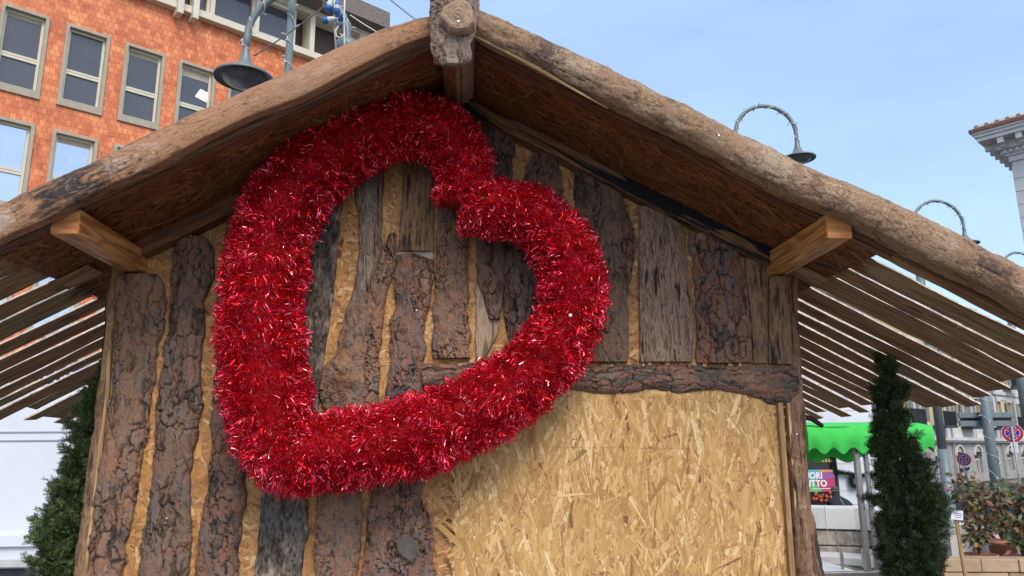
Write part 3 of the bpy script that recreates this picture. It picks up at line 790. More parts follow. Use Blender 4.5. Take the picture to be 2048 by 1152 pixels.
# cut branch stub on the lower slab
c = P(816, 1094, -.050)
ring = []
kk = MB(); n_ = 28
pr = [(cos(2*pi*i/n_)*.036*(1+.10*cos(2*pi*i/n_*2+.6)), sin(2*pi*i/n_)*.050*(1+.06*sin(2*pi*i/n_*3))) for i in range(n_)]
kk.prism(pr, c+np.array([0, -.018, 0]), (cos(.35), 0, sin(.35)), (-sin(.35), 0, cos(.35)), (0, 1, 0), .06)
o = kk.build('branch_stub', M['knot'], hut, False, .003)
kk = MB(); pr2 = [(x*1.10, y*1.08) for x, y in pr]
kk.prism(pr2, c+np.array([0, -.014, 0]), (cos(.35), 0, sin(.35)), (-sin(.35), 0, cos(.35)), (0, 1, 0), .056)
kk.build('stub_bark', M['weather_brown'], o)

# plain off-cuts and board joints showing between the slabs
a, b = P(300, 518, 0), P(346, 489, 0)
MB().box(a[0], b[0], -.006, -.001, a[2], b[2], 0).build('wall_offcut', M['trim'], hut)
a, b = P(796, 519, 0), P(866, 503, 0)
MB().box(a[0], b[0], -.010, -.001, a[2], b[2], 0).build('wall_offcut', plain('pale_offcut', (.42, .33, .26), .7, 0, .25, 30), hut)

# right corner: trim board and debarked post; left corner: edge boards
MB().beam(P(1557, 806, -.03), P(1592, 1300, -.03), (0, -1, 0), .022, .050).build('trim_board', M['trim'], hut, False, .002)
MB().beam(P(1574, 806, -.03), P(1610, 1300, -.03), (0, -1, 0), .014, .040).build('trim_board', M['cutwood'], hut, False, .002)
log('corner_post', [P(1588, 556, .01), P(1589, 660, .01), P(1589, 730, .0), P(1588, 800, -.01), P(1592, 892, -.02), P(1596, 950, -.02), P(1600, 1000, -.02), P(1605, 1060, -.02), P(1615, 1152, -.02), P(1626, 1290, -.02)],
    [.012, .016, .022, .034, .042, .043, .045, .050, .062, .066], m_weather('debarked_post', [(.050, .028, .020), (.15, .075, .042), (.27, .15, .085), (.17, .085, .05), (.38, .24, .15), (.11, .06, .04)]), hut, 61, 'peel', .005, None, 1.0)
log('corner_post', [P(232, 556, .03), P(224, 620, .03), P(218, 700, .03), P(214, 760, .03), P(206, 850, .02), P(194, 950, .02), P(180, 1060, .02), P(168, 1152, .02), P(155, 1260, .02)],
    [.020, .026, .026, .030, .032, .036, .038, .038, .04], M['weather_brown'], hut, 63, 'peel', .005, None, .8)
for du, w_, mt in ((0, .018, 'cutwood'), (9, .012, 'trim')):
    prev = [P(219+du, 700, -.012), P(214+du, 790, -.012), P(203+du, 880, -.012), P(192+du, 980, -.012), P(178+du, 1090, -.012), P(166+du, 1200, -.012)]
    MB().tube(prev, w_*.5, 8).build('edge_strip', M[mt], hut, True)
# short stub poking from the right wall under the eave
MB().tube([P(1600, 832, .3), P(1625, 838, .32), P(1644, 852, .34)], [.012, .014, .011], 8).build('branch_stub', M['bark_dark'], hut, True)
# screws
for u, v, Y in ((917, 42, -.78), (833, 620, -.048), (333, 1037, -.052), (1438, 270, -.72), (722, 297, -.05), (1610, 1013, -.09), (1594, 868, -.09), (1141, 630, -.42)):
    if u == 1141: continue
    c = P(u, v, Y); MB().lathe(c, [(0, 0), (.0035, .0), (.0045, -.002), (.0045, -.005)], 8, (0, -1, 0)).build('screw', M['screw'], hut)

# ================================================================ TINSEL HEART
ctrl = [(922, 412), (930, 356), (915, 300), (872, 262), (815, 250), (745, 262), (665, 305), (600, 365), (552, 450), (530, 545), (522, 650), (528, 750), (540, 830), (556, 890), (590, 912), (680, 898), (800, 880), (920, 838), (1040, 765), (1118, 680), (1146, 590), (1132, 510), (1085, 445), (1034, 422), (980, 416), (922, 412)]
rads = [66, 68, 72, 76, 80, 86, 90, 92, 92, 93, 94, 94, 92, 84, 82, 84, 86, 86, 84, 80, 78, 78, 74, 70, 70, 66]
YH = -.20
cp = np.array([P(u, v, YH)[[0, 2]] for u, v in ctrl]); cr = np.array(rads)*(3.3+YH)/FPX*.97
def crom(p, t):
    i = np.clip(np.floor(t).astype(int), 0, len(p)-2); f = (t-i)
    if p.ndim == 2: f = f[:, None]
    p0, p1, p2, p3 = p[np.maximum(i-1, 0)], p[i], p[i+1], p[np.minimum(i+2, len(p)-1)]
    return .5*((2*p1)+(-p0+p2)*f+(2*p0-5*p1+4*p2-p3)*f**2+(-p0+3*p1-3*p2+p3)*f**3)
g = np.random.default_rng(5)
NS = 170000
t_ = g.uniform(0, len(cp)-1, NS)
# weight by length: resample with rejection
seg = np.linalg.norm(np.diff(cp, axis=0), axis=1)
ti = g.choice(len(seg), NS, p=seg/seg.sum()); t_ = ti+g.random(NS)
Cc = crom(cp, t_); Rr = crom(cr, t_)*(1+.035*np.sin(t_*5.1)+.04*(g.random(NS)-.5))
dT = crom(cp, np.minimum(t_+.02, len(cp)-1.001))-crom(cp, np.maximum(t_-.02, 0)); dT /= np.linalg.norm(dT, axis=1)[:, None]+1e-9
T3 = np.stack([dT[:, 0], 0*t_, dT[:, 1]], -1); N3 = np.stack([-dT[:, 1], 0*t_, dT[:, 0]], -1); B3 = np.tile([0, -1.0, 0], (NS, 1))
ph = g.uniform(-.75*pi, .75*pi, NS)      # around the front three quarters
Rr = Rr*(1+.035*np.sin(t_*21+ph))
rad_d = N3*np.sin(ph)[:, None]+B3*np.cos(ph)[:, None]
C3 = np.stack([Cc[:, 0], 0*t_+YH, Cc[:, 1]], -1)
co1 = (vn(t_*7, ph*3.2, 91)-.5)*2.2 + (vn(t_*19, ph*8, 92)-.5)*1.0; co2 = (vn(t_*8+5, ph*3.5, 93)-.5)*1.6
P3 = np.cross(T3, rad_d)
dirn = rad_d + T3*(co1+g.normal(0, .25, NS))[:, None] + P3*co2[:, None] + g.normal(0, .33, (NS, 3)); dirn /= np.linalg.norm(dirn, axis=1)[:, None]
Ls = g.uniform(.016, .038, NS)
clp = vn(t_*9, ph*2.2, 77)*.08 + vn(t_*31, ph*6, 78)*.10
end = C3 + rad_d*(Rr*(g.uniform(.74, .96, NS)+clp-.05))[:, None]
st = end - dirn*Ls[:, None]
side = np.cross(dirn, g.normal(0, 1, (NS, 3))); side /= np.linalg.norm(side, axis=1)[:, None]
bend = g.normal(0, .0025, (NS, 3)); bend[:, 2] -= .0015
W = g.uniform(.0006, .0013, NS)[:, None]
mid = (st+end)/2; e2 = end+bend*1.6
tw = np.cross(dirn, side)*g.normal(0, .6, NS)[:, None]
s2 = side+tw; s2 /= np.linalg.norm(s2, axis=1)[:, None]
V = np.stack([st-side*W, st+side*W, mid-side*W+bend*.2, mid+side*W+bend*.2, e2-s2*W, e2+s2*W], 1)
base = (np.arange(NS)*6)[:, None]
F = np.concatenate([base+np.array([0, 2, 3, 1]), base+np.array([2, 4, 5, 3])])
heart = npmesh('tinsel_heart', V.reshape(-1, 3), F, M['tinsel'])
tag(heart, 'large tilted heart of shiny red tinsel garland hanging on the hut gable', 'heart decoration')
ts = np.linspace(0, len(cp)-1.001, 260); cc_ = crom(cp, ts); rr_ = crom(cr, ts)*.70
MB().tube([(p[0], YH, p[1]) for p in cc_], list(rr_), 14).build('garland_core', M['tinsel_core'], heart, True)
MB().lathe(P(1141, 630, -.385), [(0, 0), (.006, 0), (.006, -.003)], 10, (0, -1, 0)).build('screw', M['screw'], heart)

# ================================================================ BUILDINGS BEHIND
def dirv(az): return np.array([sin(radians(az)), cos(radians(az)), 0.0])
Z3 = np.array([0, 0, 1.0])
class Frame:
    """facade frame: s along the wall, o outwards, z up"""
    def __init__(f, O, az, out):
        f.O = np.array([O[0], O[1], 0.0]); f.d = dirv(az); f.n = dirv(out)
    def p(f, s, o, z): return f.O + f.d*s + f.n*o + Z3*z
    def box(f, mb, s0, s1, o0, o1, z0, z1):
        return mb.obox(f.p((s0+s1)/2, (o0+o1)/2, (z0+z1)/2), f.d, f.n, Z3, s1-s0, o1-o0, z1-z0)
def holed_wall(f, name, mat, parent, s0, s1, z0, z1, holes, depth=.3):
    """wall face with real openings and reveals; uv in metres"""
    mb = MB()
    ss = sorted({s0, s1} | {h[0] for h in holes} | {h[1] for h in holes}); zz = sorted({z0, z1} | {h[2] for h in holes} | {h[3] for h in holes})
    for i in range(len(ss)-1):
        for j in range(len(zz)-1):
            a, b, c, d = ss[i], ss[i+1], zz[j], zz[j+1]; m, n = (a+b)/2, (c+d)/2
            if any(h[0] < m < h[1] and h[2] < n < h[3] for h in holes): continue
            mb.add([f.p(a, 0, c), f.p(b, 0, c), f.p(b, 0, d), f.p(a, 0, d)], [(0, 1, 2, 3)], [[(a, c), (b, c), (b, d), (a, d)]])
    for a, b, c, d in holes:
        for q in (((a, c), (b, c)), ((b, c), (b, d)), ((b, d), (a, d)), ((a, d), (a, c))):
            (x1, y1), (x2, y2) = q
            mb.add([f.p(x1, 0, y1), f.p(x2, 0, y2), f.p(x2, -depth, y2), f.p(x1, -depth, y1)], [(0, 1, 2, 3)], [[(x1, y1), (x2, y2), (x2, y2+.1), (x1, y1+.1)]])
    # back and sides so the building is solid
    f.box(mb, s0, s1, -10.2, -10.0, z0, z1); f.box(mb, s0-.02, s0, -10, -.01, z0, z1); f.box(mb, s1, s1+.02, -10, -.01, z0, z1)
    return mb.build(name, mat, parent)
def child_at(o, parent, loc):
    o.location = Vector([float(q) for q in loc]); par(o, parent); return o
def dup(o, parent, loc):
    c = o.copy(); col.objects.link(c); return child_at(c, parent, loc)

def m_glass(name, c, rough, metal):
    t = NT(name); n = t.noise(t.coord('Object', (1, 1, 1)), .8, 2)
    cc = t.ramp(n, [(.3, tuple(q*.85 for q in c)), (.7, c)])
    return t.fin(cc, rough, metal, .8)
M['glass'] = m_glass('dark_window_glass', (.088, .090, .098), .06, .25)
M['glass_sky'] = m_glass('sky_reflecting_glass', (.55, .62, .70), .04, .9)
M['conc'] = plain('beige_concrete', (.37, .32, .24), .8, 0, .12, 3, .2)
M['frame'] = plain('cream_window_frame', (.60, .55, .42), .5, 0, .08, 3)
M['conc_dk'] = plain('dark_aggregate_concrete', (.17, .14, .12), .85, 0, .25, 9, .4)
M['brownpanel'] = plain('brown_metal_panel', (.065, .042, .036), .5, 0, .2, 2)
# glazed terracotta tiles
t = NT('terracotta_tiles')
uv = t.coord('UV', (1, 1, 1), (0, 0, 0))
wob = t.node('ShaderNodeTexNoise'); wob.inputs['Scale'].default_value = 3.0
br = t.node('ShaderNodeTexBrick')
br.offset = .5; br.squash = 1
for k_, v_ in (('Scale', 1.0), ('Mortar Size', .007), ('Mortar Smooth', .2), ('Bias', .0), ('Brick Width', .155), ('Row Height', .20)): br.inputs[k_].default_value = v_
br.inputs['Color1'].default_value = (.58, .145, .050, 1); br.inputs['Color2'].default_value = (.78, .27, .105, 1); br.inputs['Mortar'].default_value = (.34, .10, .04, 1)
t.link(uv, br.inputs['Vector'])
nf = t.noise(t.coord('UV', (1.1, 1.6, 1)), 1, 5, .7, .4); ns = t.noise(t.coord('UV', (5, 3, 1)), 1, 3)
cc = t.mix(.55, br.outputs['Color'], t.ramp(nf, [(.38, (.72, .55, .45)), (.5, (1, 1, 1)), (.64, (1.15, 1.35, 1.3))]), 'MULTIPLY')
cc = t.mix(.5, cc, t.ramp(ns, [(.35, (.75, .66, .6)), (.65, (1.1, 1.1, 1.1))]), 'MULTIPLY')
M['tiles'] = t.fin(cc, .45, 0, .4)

office = thing('office_building', (-12.694, 19.402, -1), 'modern office block faced in orange terracotta tiles with rows of cream-framed windows', 'building')
fo = Frame((-12.694, 19.402), 51.8, 141.8)
pitch, ww = 1.75, 1.28
holes = []; wins = []
for zs in (12.41, 8.75, 5.09):
    for k in range(-7, 7):
        s0 = -.17+k*pitch
        if s0+ww > 10.6: continue
        holes.append((round(s0, 3), round(s0+ww, 3), zs, zs+2.83)); wins.append((s0, zs))
holed_wall(fo, 'wall', M['tiles'], office, -14, 10.95, 3.3, 17.0, holes, .25)
b = MB(); fo.box(b, -14, 10.95, -9.9, .06, -1, 3.3); b.build('ground_floor_wall', plain('cream_ground_floor', (.62, .58, .47), .8, 0, .1, 2), office)
f0 = Frame((0, 0), 51.8, 141.8)
def win_mesh():
    h = 2.83; w = ww
    s = MB()
    for a in ((0, .10, 0, h), (w-.10, w, 0, h), (.10, w-.10, h-.10, h), (.10, w-.10, 0, .24)): f0.box(s, a[0], a[1], -.24, .07, a[2], a[3])
    fr = MB(); i0, i1, j0, j1 = .10, w-.10, .24, h-.10; mz = j0+(j1-j0)*.40
    for a in ((i0, i0+.075, j0, j1), (i1-.075, i1, j0, j1), (i0+.075, i1-.075, j1-.07, j1), (i0+.075, i1-.075, j0, j0+.05), (i0+.075, i1-.075, mz-.06, mz+.02), (i0+.075, i1-.075, mz+.035, mz+.105)):
        f0.box(fr, a[0], a[1], -.20, -.10, a[2], a[3])
    g1 = MB(); f0.box(g1, i0+.07, i1-.07, -.165, -.155, mz+.10, j1-.06); g2 = MB(); f0.box(g2, i0+.07, i1-.07, -.165, -.155, j0+.04, mz-.05)
    return s, fr, g1, g2
protos = {}
for k, (s0, zs) in enumerate(wins):
    gm = 'glass' if zs > 12 else 'glass_sky'
    loc = fo.p(s0, 0, zs)
    if gm not in protos:
        s, fr, g1, g2 = win_mesh()
        o1 = s.build('window', M['conc']); o2 = fr.build('frame', M['frame']); o3 = g1.build('pane', M[gm]); o4 = g2.build('pane', M[gm])
        protos[gm] = (o1, o2, o3, o4)
        child_at(o1, office, loc)
        for q in (o2, o3, o4): child_at(q, o1, loc)
    else:
        o1, o2, o3, o4 = protos[gm]
        n1 = dup(o1, office, loc)
        for q in (o2, o3, o4): dup(q, n1, loc)
blp = None
for k, (s0, zs) in enumerate(wins):
    if zs > 12 and k % 3 != 1 or zs < 12 and k % 4 == 0:
        hgt = (.16, .30, .12, .22)[k % 4]
        b = MB(); fo.box(b, s0+.18, s0+ww-.18, -.150, -.145, zs+2.66-hgt, zs+2.66); b.build('roller_blind', M['conc'], office)
# a lit ceiling panel seen through one window
lit = NT('lit_ceiling_panel'); lit.b.inputs['Emission Color'].default_value = (1, .93, .68, 1); lit.b.inputs['Emission Strength'].default_value = .62; lit.fin((.8, .75, .6), .6)
b = MB(); b.add([fo.p(4.02, -.15, 14.12), fo.p(4.62, -.15, 13.98), fo.p(4.62, -.15, 14.36), fo.p(4.18, -.15, 14.46)], [(0, 1, 2, 3)]); b.build('ceiling_lamp', lit.m, office)
# top floor
b = MB(); fo.box(b, -14, 10.95, -9.9, .28, 17.0, 17.28); fo.box(b, -14, 10.95, .281, .31, 17.0, 17.10); b.build('concrete_band', M['frame'], office)
b = MB(); fo.box(b, -14, 10.95, -.9, -.6, 17.28, 19.2); b.build('top_floor_wall', M['brownpanel'], office)
x = -12.6
while x < 8.1:
    if x+1.5 <= 8.2:
        o1 = MB(); fo.box(o1, x, x+.16, -.55, .12, 17.28, 18.95); fo.box(o1, x+1.58, x+1.68, -.55, .0, 17.28, 18.95); fo.box(o1, x+.16, x+1.58, -.5, .02, 18.80, 18.95); fo.box(o1, x+.16, x+1.58, -.5, .05, 17.28, 17.36)
        o1 = o1.build('window', M['frame'], office)
        g1 = MB(); fo.box(g1, x+.20, x+1.56, -.18, -.17, 17.36, 18.80); g1.build('pane', M['glass'], o1)
    x += 1.68
for s_, w_ in ((8.1, .2), (10.35, .25)):
    b = MB(); fo.box(b, s_, s_+w_, -.55, .18, 17.28, 18.955); b.build('pier', M['frame'], office)
b = MB(); fo.box(b, -14, 10.8, -.55, .16, 18.96, 19.18); b.build('fascia', M['frame'], office)
for s_ in (2.98, 3.5):
    b = MB(); fo.box(b, s_, s_+.2, .0, .5, 16.75, 19.0); b.build('fin', M['frame'], office)
b = MB(); fo.box(b, -14, 11.3, -9.9, .95, 19.19, 19.95); b.build('roof', M['conc_dk'], office)

# ---- ornate yellow building down the street
M['yellow'] = plain('ochre_stucco', (.58, .42, .19), .85, 0, .12, 1.5, .1)
M['stucco_w'] = plain('pale_grey_stucco', (.56, .54, .50), .8, 0, .12, 2.0, .1)
M['stucco_g'] = plain('sooty_grey_stone', (.33, .315, .29), .85, 0, .22, 2.5, .3)
M['shutter'] = plain('grey_green_shutter', (.16, .19, .19), .6, 0, .2, 6)
M['iron'] = plain('dark_iron', (.03, .032, .035), .5, .4, .2, 10)
M['white'] = plain('white_paint', (.72, .72, .70), .6, 0, .05, 3)
M['darkwin'] = m_glass('dark_interior_glass', (.03, .034, .04), .08, .1)
YP = PD(1690, 600, 50)
yb = thing('ornate_building', (YP[0], YP[1], -1), 'long ochre stucco building with pale window surrounds and iron balconies at the far right', 'building')
fy = Frame(YP, 51.8, 141.8)
S0, S1 = -18, 62
hol = []; wy_ = []
for zs in (3.6, 7.4):
    x = S0+1.1
    while x+1.2 < S1-1:
        hol.append((round(x, 3), round(x+1.15, 3), zs, zs+2.15)); wy_.append((x, zs)); x += 3.0
holed_wall(fy, 'wall', M['yellow'], yb, S0, S1, 2.5, 11.3, hol, .3)
gh = []; x = S0+1.0
while x+1.6 < S1-1:
    gh.append((round(x, 3), round(x+1.7, 3), -.3, 1.35)); x += 4.2
holed_wall(fy, 'ground_floor_wall', M['stucco_g'], yb, S0, S1, -1.0, 2.1, gh, .4)
for k, (a, b_, c_, d_) in enumerate(gh):
    g1 = MB(); fy.box(g1, a, b_, -.38, -.34, c_, d_+.0); g1.build('shop_window', M['darkwin'], yb)
    ar = MB()      # arched head
    arc = [(a+.85+cos(pi*i/12)*.98, 1.1+sin(pi*i/12)*.98*.9) for i in range(13)]; arc2 = [(a+.85+cos(pi*i/12)*.78, 1.1+sin(pi*i/12)*.72) for i in range(12, -1, -1)]
    for i in range(12):
        p4 = [arc[i], arc[i+1], arc2[11-i], arc2[12-i]]
        ar.add([fy.p(q[0], .12, q[1]) for q in p4]+[fy.p(q[0], -.02, q[1]) for q in p4], [(0, 1, 2, 3), (4, 5, 6, 7), (0, 1, 5, 4), (2, 3, 7, 6)])
    ar.build('arch', M['stucco_w'], yb)
    fr = MB(); fy.box(fr, a+.1, a+.22, -.33, -.2, -.3, .75); fy.box(fr, a+.8, a+.92, -.33, -.2, -.3, .75); fy.box(fr, a+1.5, a+1.62, -.33, -.2, -.3, .75); fy.box(fr, a+.1, a+1.62, -.32, -.19, .68, .8); fr.build('frame', M['stucco_w'], yb)
for (z0, z1, o1, mt) in ((2.1, 2.25, .28, 'stucco_w'), (2.25, 2.5, .45, 'stucco_w'), (6.35, 6.65, .22, 'stucco_w'), (11.3, 11.6, .4, 'stucco_w'), (11.6, 11.95, .95, 'stucco_w'), (11.95, 12.1, 1.1, 'iron')):
    b = MB(); fy.box(b, S0-.1, S1+.1, -9.9, o1, z0, z1); b.build('cornice', M[mt], yb)
pw = {}
def wy_mesh():
    s = MB()
    for a in ((-.22, 0, -.1, 2.3), (1.15, 1.37, -.1, 2.3), (-.3, 1.45, 2.15, 2.42), (-.32, 1.47, -.24, -.02)):
        f0.box(s, a[0], a[1], -.05, .10+(.08 if a[2] < 0 and a[3] < 1 else 0), a[2], a[3])
    p_ = MB(); f0.box(p_, 0, 1.15, -.26, -.24, 0, 2.15)
    fr = MB(); f0.box(fr, .53, .62, -.235, -.18, 0, 2.15); f0.box(fr, 0, .08, -.235, -.18, 0, 2.15); f0.box(fr, 1.07, 1.15, -.235, -.18, 0, 2.15); f0.box(fr, .08, 1.07, -.235, -.185, 1.5, 1.58)
    return s, p_, fr
s, p_, fr = wy_mesh(); protoW = None
shp = MB(); f0.box(shp, -.62, -.04, .101, .15, .02, 2.12)
shp2 = MB(); f0.box(shp2, 1.19, 1.77, .101, .15, .02, 2.12)
bal = MB(); f0.box(bal, -.75, 1.9, .1, .95, -.42, -.25)
for i in range(24): f0.box(bal, -.7+i*.112, -.675+i*.112, .89, .92, -.25, .75)
f0.box(bal, -.75, 1.9, .88, .94, .75, .80)
for k, (a, zs) in enumerate(wy_):
    loc = fy.p(a, 0, zs)
    if protoW is None:
        o1 = s.build('window', M['stucco_w']); o2 = p_.build('pane', M['darkwin']); o3 = fr.build('frame', M['white'])
        o4 = shp.build('shutter', M['shutter']); o5 = shp2.build('shutter', M['shutter']); o6 = bal.build('balcony', M['iron'])
        protoW = (o1, o2, o3, o4, o5, o6)
        child_at(o1, yb, loc)
        for q in (o2, o3, o4, o5): child_at(q, o1, loc)
        child_at(o6, yb, loc)
    else:
        n1 = dup(protoW[0], yb, loc)
        for q in protoW[1:5 if k % 5 else 3]: dup(q, n1, loc)
        if k % 2 == 0: dup(protoW[5], yb, loc)
for z0, z1 in ((2.5, 3.28), (6.65, 7.1), (5.95, 6.35)):
    b = MB(); fy.box(b, S0, S1, .0, .06, z0, z1); b.build('stone_band', M['stucco_w'], yb)
for k in range(20):
    x = S0+.05+3.0*k+1.1+1.95+.05
    if k % 2: continue
    b = MB(); fy.box(b, x+.02, x+.88, .0, .10, 3.28, 5.95); b.build('pilaster', M['stucco_w'], yb)
for x in (-6.2, 9.9, 21.9, 33.9):
    b = MB(); fy.box(b, x-.25, x+.25, .0, .14, 2.5, 11.3); b.build('pilaster', M['stucco_w'], yb)
for x in (4.0, 16.0, 27.8):
    MB().tube([fy.p(x, .16, -1), fy.p(x, .16, 11.2)], .06, 8).build('drainpipe', M['stucco_g'], yb)

# ---- pale building corner with heavy cornice, upper right
EP = PD(1937, 262, 30)
cb = thing('corner_palazzo', (EP[0], EP[1], -1), 'pale rusticated building corner with bracketed cornice and tiled roof at the upper right', 'building')
A1, A2 = dirv(141), dirv(51.5)       # along the two faces
zt = EP[2]; W0 = EP + (A1+A2)*1.05; W0[2] = 0
M['pal'] = plain('pale_painted_stucco', (.56, .545, .525), .75, 0, .07, 3, .1)
def lay(name, o, z0, z1, mat, par_=cb, L1=14, L2=9):
    c = W0 + A1*((L1-o)/2) + A2*((L2-o)/2) + Z3*((z0+z1)/2)
    return MB().obox(c, A1, A2, Z3, L1+o, L2+o, z1-z0).build(name, mat, par_)
lay('wall', 0, -1, zt-1.35, M['pal'])
z = 4.0; k = 0
while z < zt-1.6:
    lay('stone_course', .035, z, z+.50, M['pal']); z += .53
lay('frieze', .08, zt-1.35, zt-1.12, M['pal']); lay('frieze_moulding', .16, zt-1.12, zt-1.04, M['pal'])
lay('dentil_bed', .20, zt-1.04, zt-.86, M['pal']); lay('moulding', .36, zt-.86, zt-.76, M['pal'])
lay('bracket_bed', .32, zt-.76, zt-.48, M['pal']); lay('corona', .86, zt-.48, zt-.32, M['pal']); lay('crown', .93, zt-.32, zt-.20, M['pal']); lay('crown_lip', .99, zt-.20, zt-.11, M['pal'])
gut = plain('copper_gutter', (.19, .075, .052), .5, .2, .3, 9)
lay('gutter', 1.06, zt-.11, zt+.02, gut)
def onface(A, Bd, s_, o0, o1, z0, z1, w):     # a block standing out of the face that runs along A
    c = W0 + A*s_ - Bd*((o0+o1)/2) + Z3*((z0+z1)/2)
    return MB().obox(c, A, Bd, Z3, w, o1-o0, z1-z0)
for A, Bd in ((A1, A2), (A2, A1)):
    for i in range(12):
        o = onface(A, Bd, -.10+i*.62, .32, .80, zt-.72, zt-.49, .20)
        c = W0 + A*(-.10+i*.62) - Bd*.42 + Z3*(zt-.74); o.obox(c, A, Bd, Z3, .16, .2, .14)
        o.build('bracket', M['pal'], cb)
    for i in range(34): onface(A, Bd, -.12+i*.21, .20, .29, zt-1.02, zt-.88, .11).build('dentil', M['pal'], cb)
# hipped tiled roof
rt = MB(); c0 = W0 - (A1+A2)*1.02 + Z3*(zt+.03); c1 = c0 + A1*15; c2 = c0+A2*10; apex = c0 + (A1+A2)*5 + Z3*1.9; a2_ = c1+A2*5+Z3*1.9
rt.add([c0, c1, a2_, apex, c2, c2+A1*15], [(0, 1, 2, 3), (0, 3, 4), (4, 3, 2, 5)])
til = plain('old_roof_tile', (.42, .32, .28), .85, 0, .35, 4, .3)
ro = rt.build('roof', til, cb)
for i in range(30):
    p = c0 + A1*(.25+i*.36) + Z3*.02; q = p + A2*2.2 + Z3*.80
    MB().tube([p-A2*.06, q], .085, 7).build('roof_tile', til, ro)

# ---- low white shop front with poster, garland, person
M['shopw'] = plain('white_shop_wall', (.66, .67, .69), .8, 0, .06, 3)
shop = thing('shop_building', tuple(PD(1700, 900, 19)[:2])+(-1,), 'white rusticated shop front with a dark garland along its wall, beyond the stone bench', 'building')
Dp = 19.0
def PDy(u, v, Y):
    return P(u, v, Y)
YS = 15.2
x0, x1 = P(1560, 940, YS)[0], P(1757, 940, YS)[0]
b = MB()
zc = -1.0
while zc < 3.4:
    b.box(x0, x1, YS, YS+3, zc, zc+.30); b.box(x0+.01, x1-.01, YS+.02, YS+2.9, zc+.30, zc+.325); zc += .325
b.build('wall', M['shopw'], shop)
xa, xb = P(1600, 940, YS)[0], P(1668, 940, YS)[0]
b = MB(); b.box(xa, xb, YS-.03, YS-.005, -.55, 1.55); b.build('shop_window', M['darkwin'], shop)
b = MB(); b.box(xb, xb+.06, YS-.06, YS-.002, -.6, 1.6); b.box(xa-.06, xa, YS-.06, YS-.002, -.6, 1.6); b.box(xa, xb, YS-.06, YS-.031, 1.55, 1.62); b.build('window_frame', M['iron'], shop)
# red goods shown in the window
for i in range(16):
    u = R_.uniform(1622, 1664); v = R_.uniform(982, 1002)
    c = P(u, v, YS-.06); MB().lathe(c, [(0, .05), (.04, .03), (.055, 0), (.04, -.04), (0, -.05)], 8).build('display_bauble', plain('display_goods', (R_.uniform(.2, .5), R_.uniform(.02, .12), .03), .5), shop, True)
for i in range(7):
    c = P(1628+i*6, 922, YS-.05); MB().lathe(c, [(0, .06), (.02, .05), (.035, -.02), (0, -.06)], 6).build('hanging_ornament', plain('ornament_yellow', (.45, .34, .10), .5), shop)
def needle_tube(name, pts, r, n, L, mat, seed):
    g = np.random.default_rng(seed); pts = np.array(pts); k = g.random(n)*(len(pts)-1); i = k.astype(int); f = (k-i)[:, None]
    c = pts[i]*(1-f)+pts[i+1]*f
    d = g.normal(0, 1, (n, 3)); d /= np.linalg.norm(d, axis=1)[:, None]; sd = np.cross(d, g.normal(0, 1, (n, 3))); sd /= np.linalg.norm(sd, axis=1)[:, None]
    w = L*.07
    V = np.stack([c-sd*w, c+sd*w, c+d*L+sd*w*.3, c+d*L-sd*w*.3], 1)
    return npmesh(name, V.reshape(-1, 3), np.arange(n*4).reshape(n, 4), mat)
def m_leaf(name, cols, rough=.55):
    t = NT(name); rnd = t.node('ShaderNodeNewGeometry').outputs['Random Per Island']
    n = len(cols); c = t.ramp(rnd, [(i/(n-1), q) for i, q in enumerate(cols)])
    t.b.inputs['Transmission Weight'].default_value = 0
    t.b.inputs['Subsurface Weight'].default_value = 0
    return t.fin(c, rough, 0, .35)
M['fir'] = m_leaf('garland_needles', [(.012, .03, .02), (.03, .06, .035), (.02, .04, .03)])
pts = [P(1667, 905, YS-.1), P(1668, 930, YS-.1), P(1671, 943, YS-.1), P(1690, 946, YS-.1), P(1712, 950, YS-.1), P(1735, 951, YS-.1), P(1756, 949, YS-.1)]
tag(needle_tube('fir_garland', pts, .05, 2600, .075, M['fir'], 3), 'dark green fir garland strung along the white shop wall under the green canopy', 'garland')
c = P(1711, 962, YS-.1)
tag(needle_tube('fir_wreath', [c+np.array([cos(a)*.12, 0, sin(a)*.14]) for a in np.linspace(0, 2*pi, 14)], .05, 900, .09, M['fir'], 4), 'small dark green bow of fir twigs hanging below the garland', 'wreath')
# poster
PO = thing('sale_poster', P(1634, 985, YS-.08), 'multicoloured sale poster lettered FUORI TUTTO in the shop window', 'poster')
px0, px1 = P(1596, 960, YS-.08)[0], P(1670, 960, YS-.08)[0]; pz0, pz1 = P(1670, 983, YS-.08)[2], P(1670, 939, YS-.08)[2]
MB().box(px0, px1, YS-.08, YS-.07, pz0, pz1).build('poster_sheet', plain('poster_magenta', (.50, .045, .12), .6, 0, .05), PO)
def flat(name, pts, y, c, parent):
    return MB().prism(pts, (0, y, 0), (1, 0, 0), (0, 0, 1), (0, -1, 0), .003).build(name, plain(name+'_paint', c, .6, 0, .06), parent)
w_, h_ = px1-px0, pz1-pz0
flat('teal_patch', [(px0, pz0+h_*.45), (px0+w_*.55, pz0+h_*.55), (px0+w_*.62, pz1), (px0, pz1)], YS-.081, (.10, .38, .38), PO)
flat('purple_patch', [(px0+w_*.62, pz0+h_*.55), (px1, pz0+h_*.62), (px1, pz1-h_*.1), (px0+w_*.66, pz1-h_*.06)], YS-.082, (.30, .10, .32), PO)
flat('green_patch', [(px0, pz0), (px0+w_*.62, pz0), (px0+w_*.45, pz0+h_*.42), (px0, pz0+h_*.5)], YS-.083, (.12, .42, .14), PO)
flat('orange_patch', [(px0+w_*.6, pz1-h_*.10), (px1, pz1-h_*.12), (px1, pz1-.005), (px0+w_*.6, pz1-.005)], YS-.0845, (.75, .30, .10), PO)
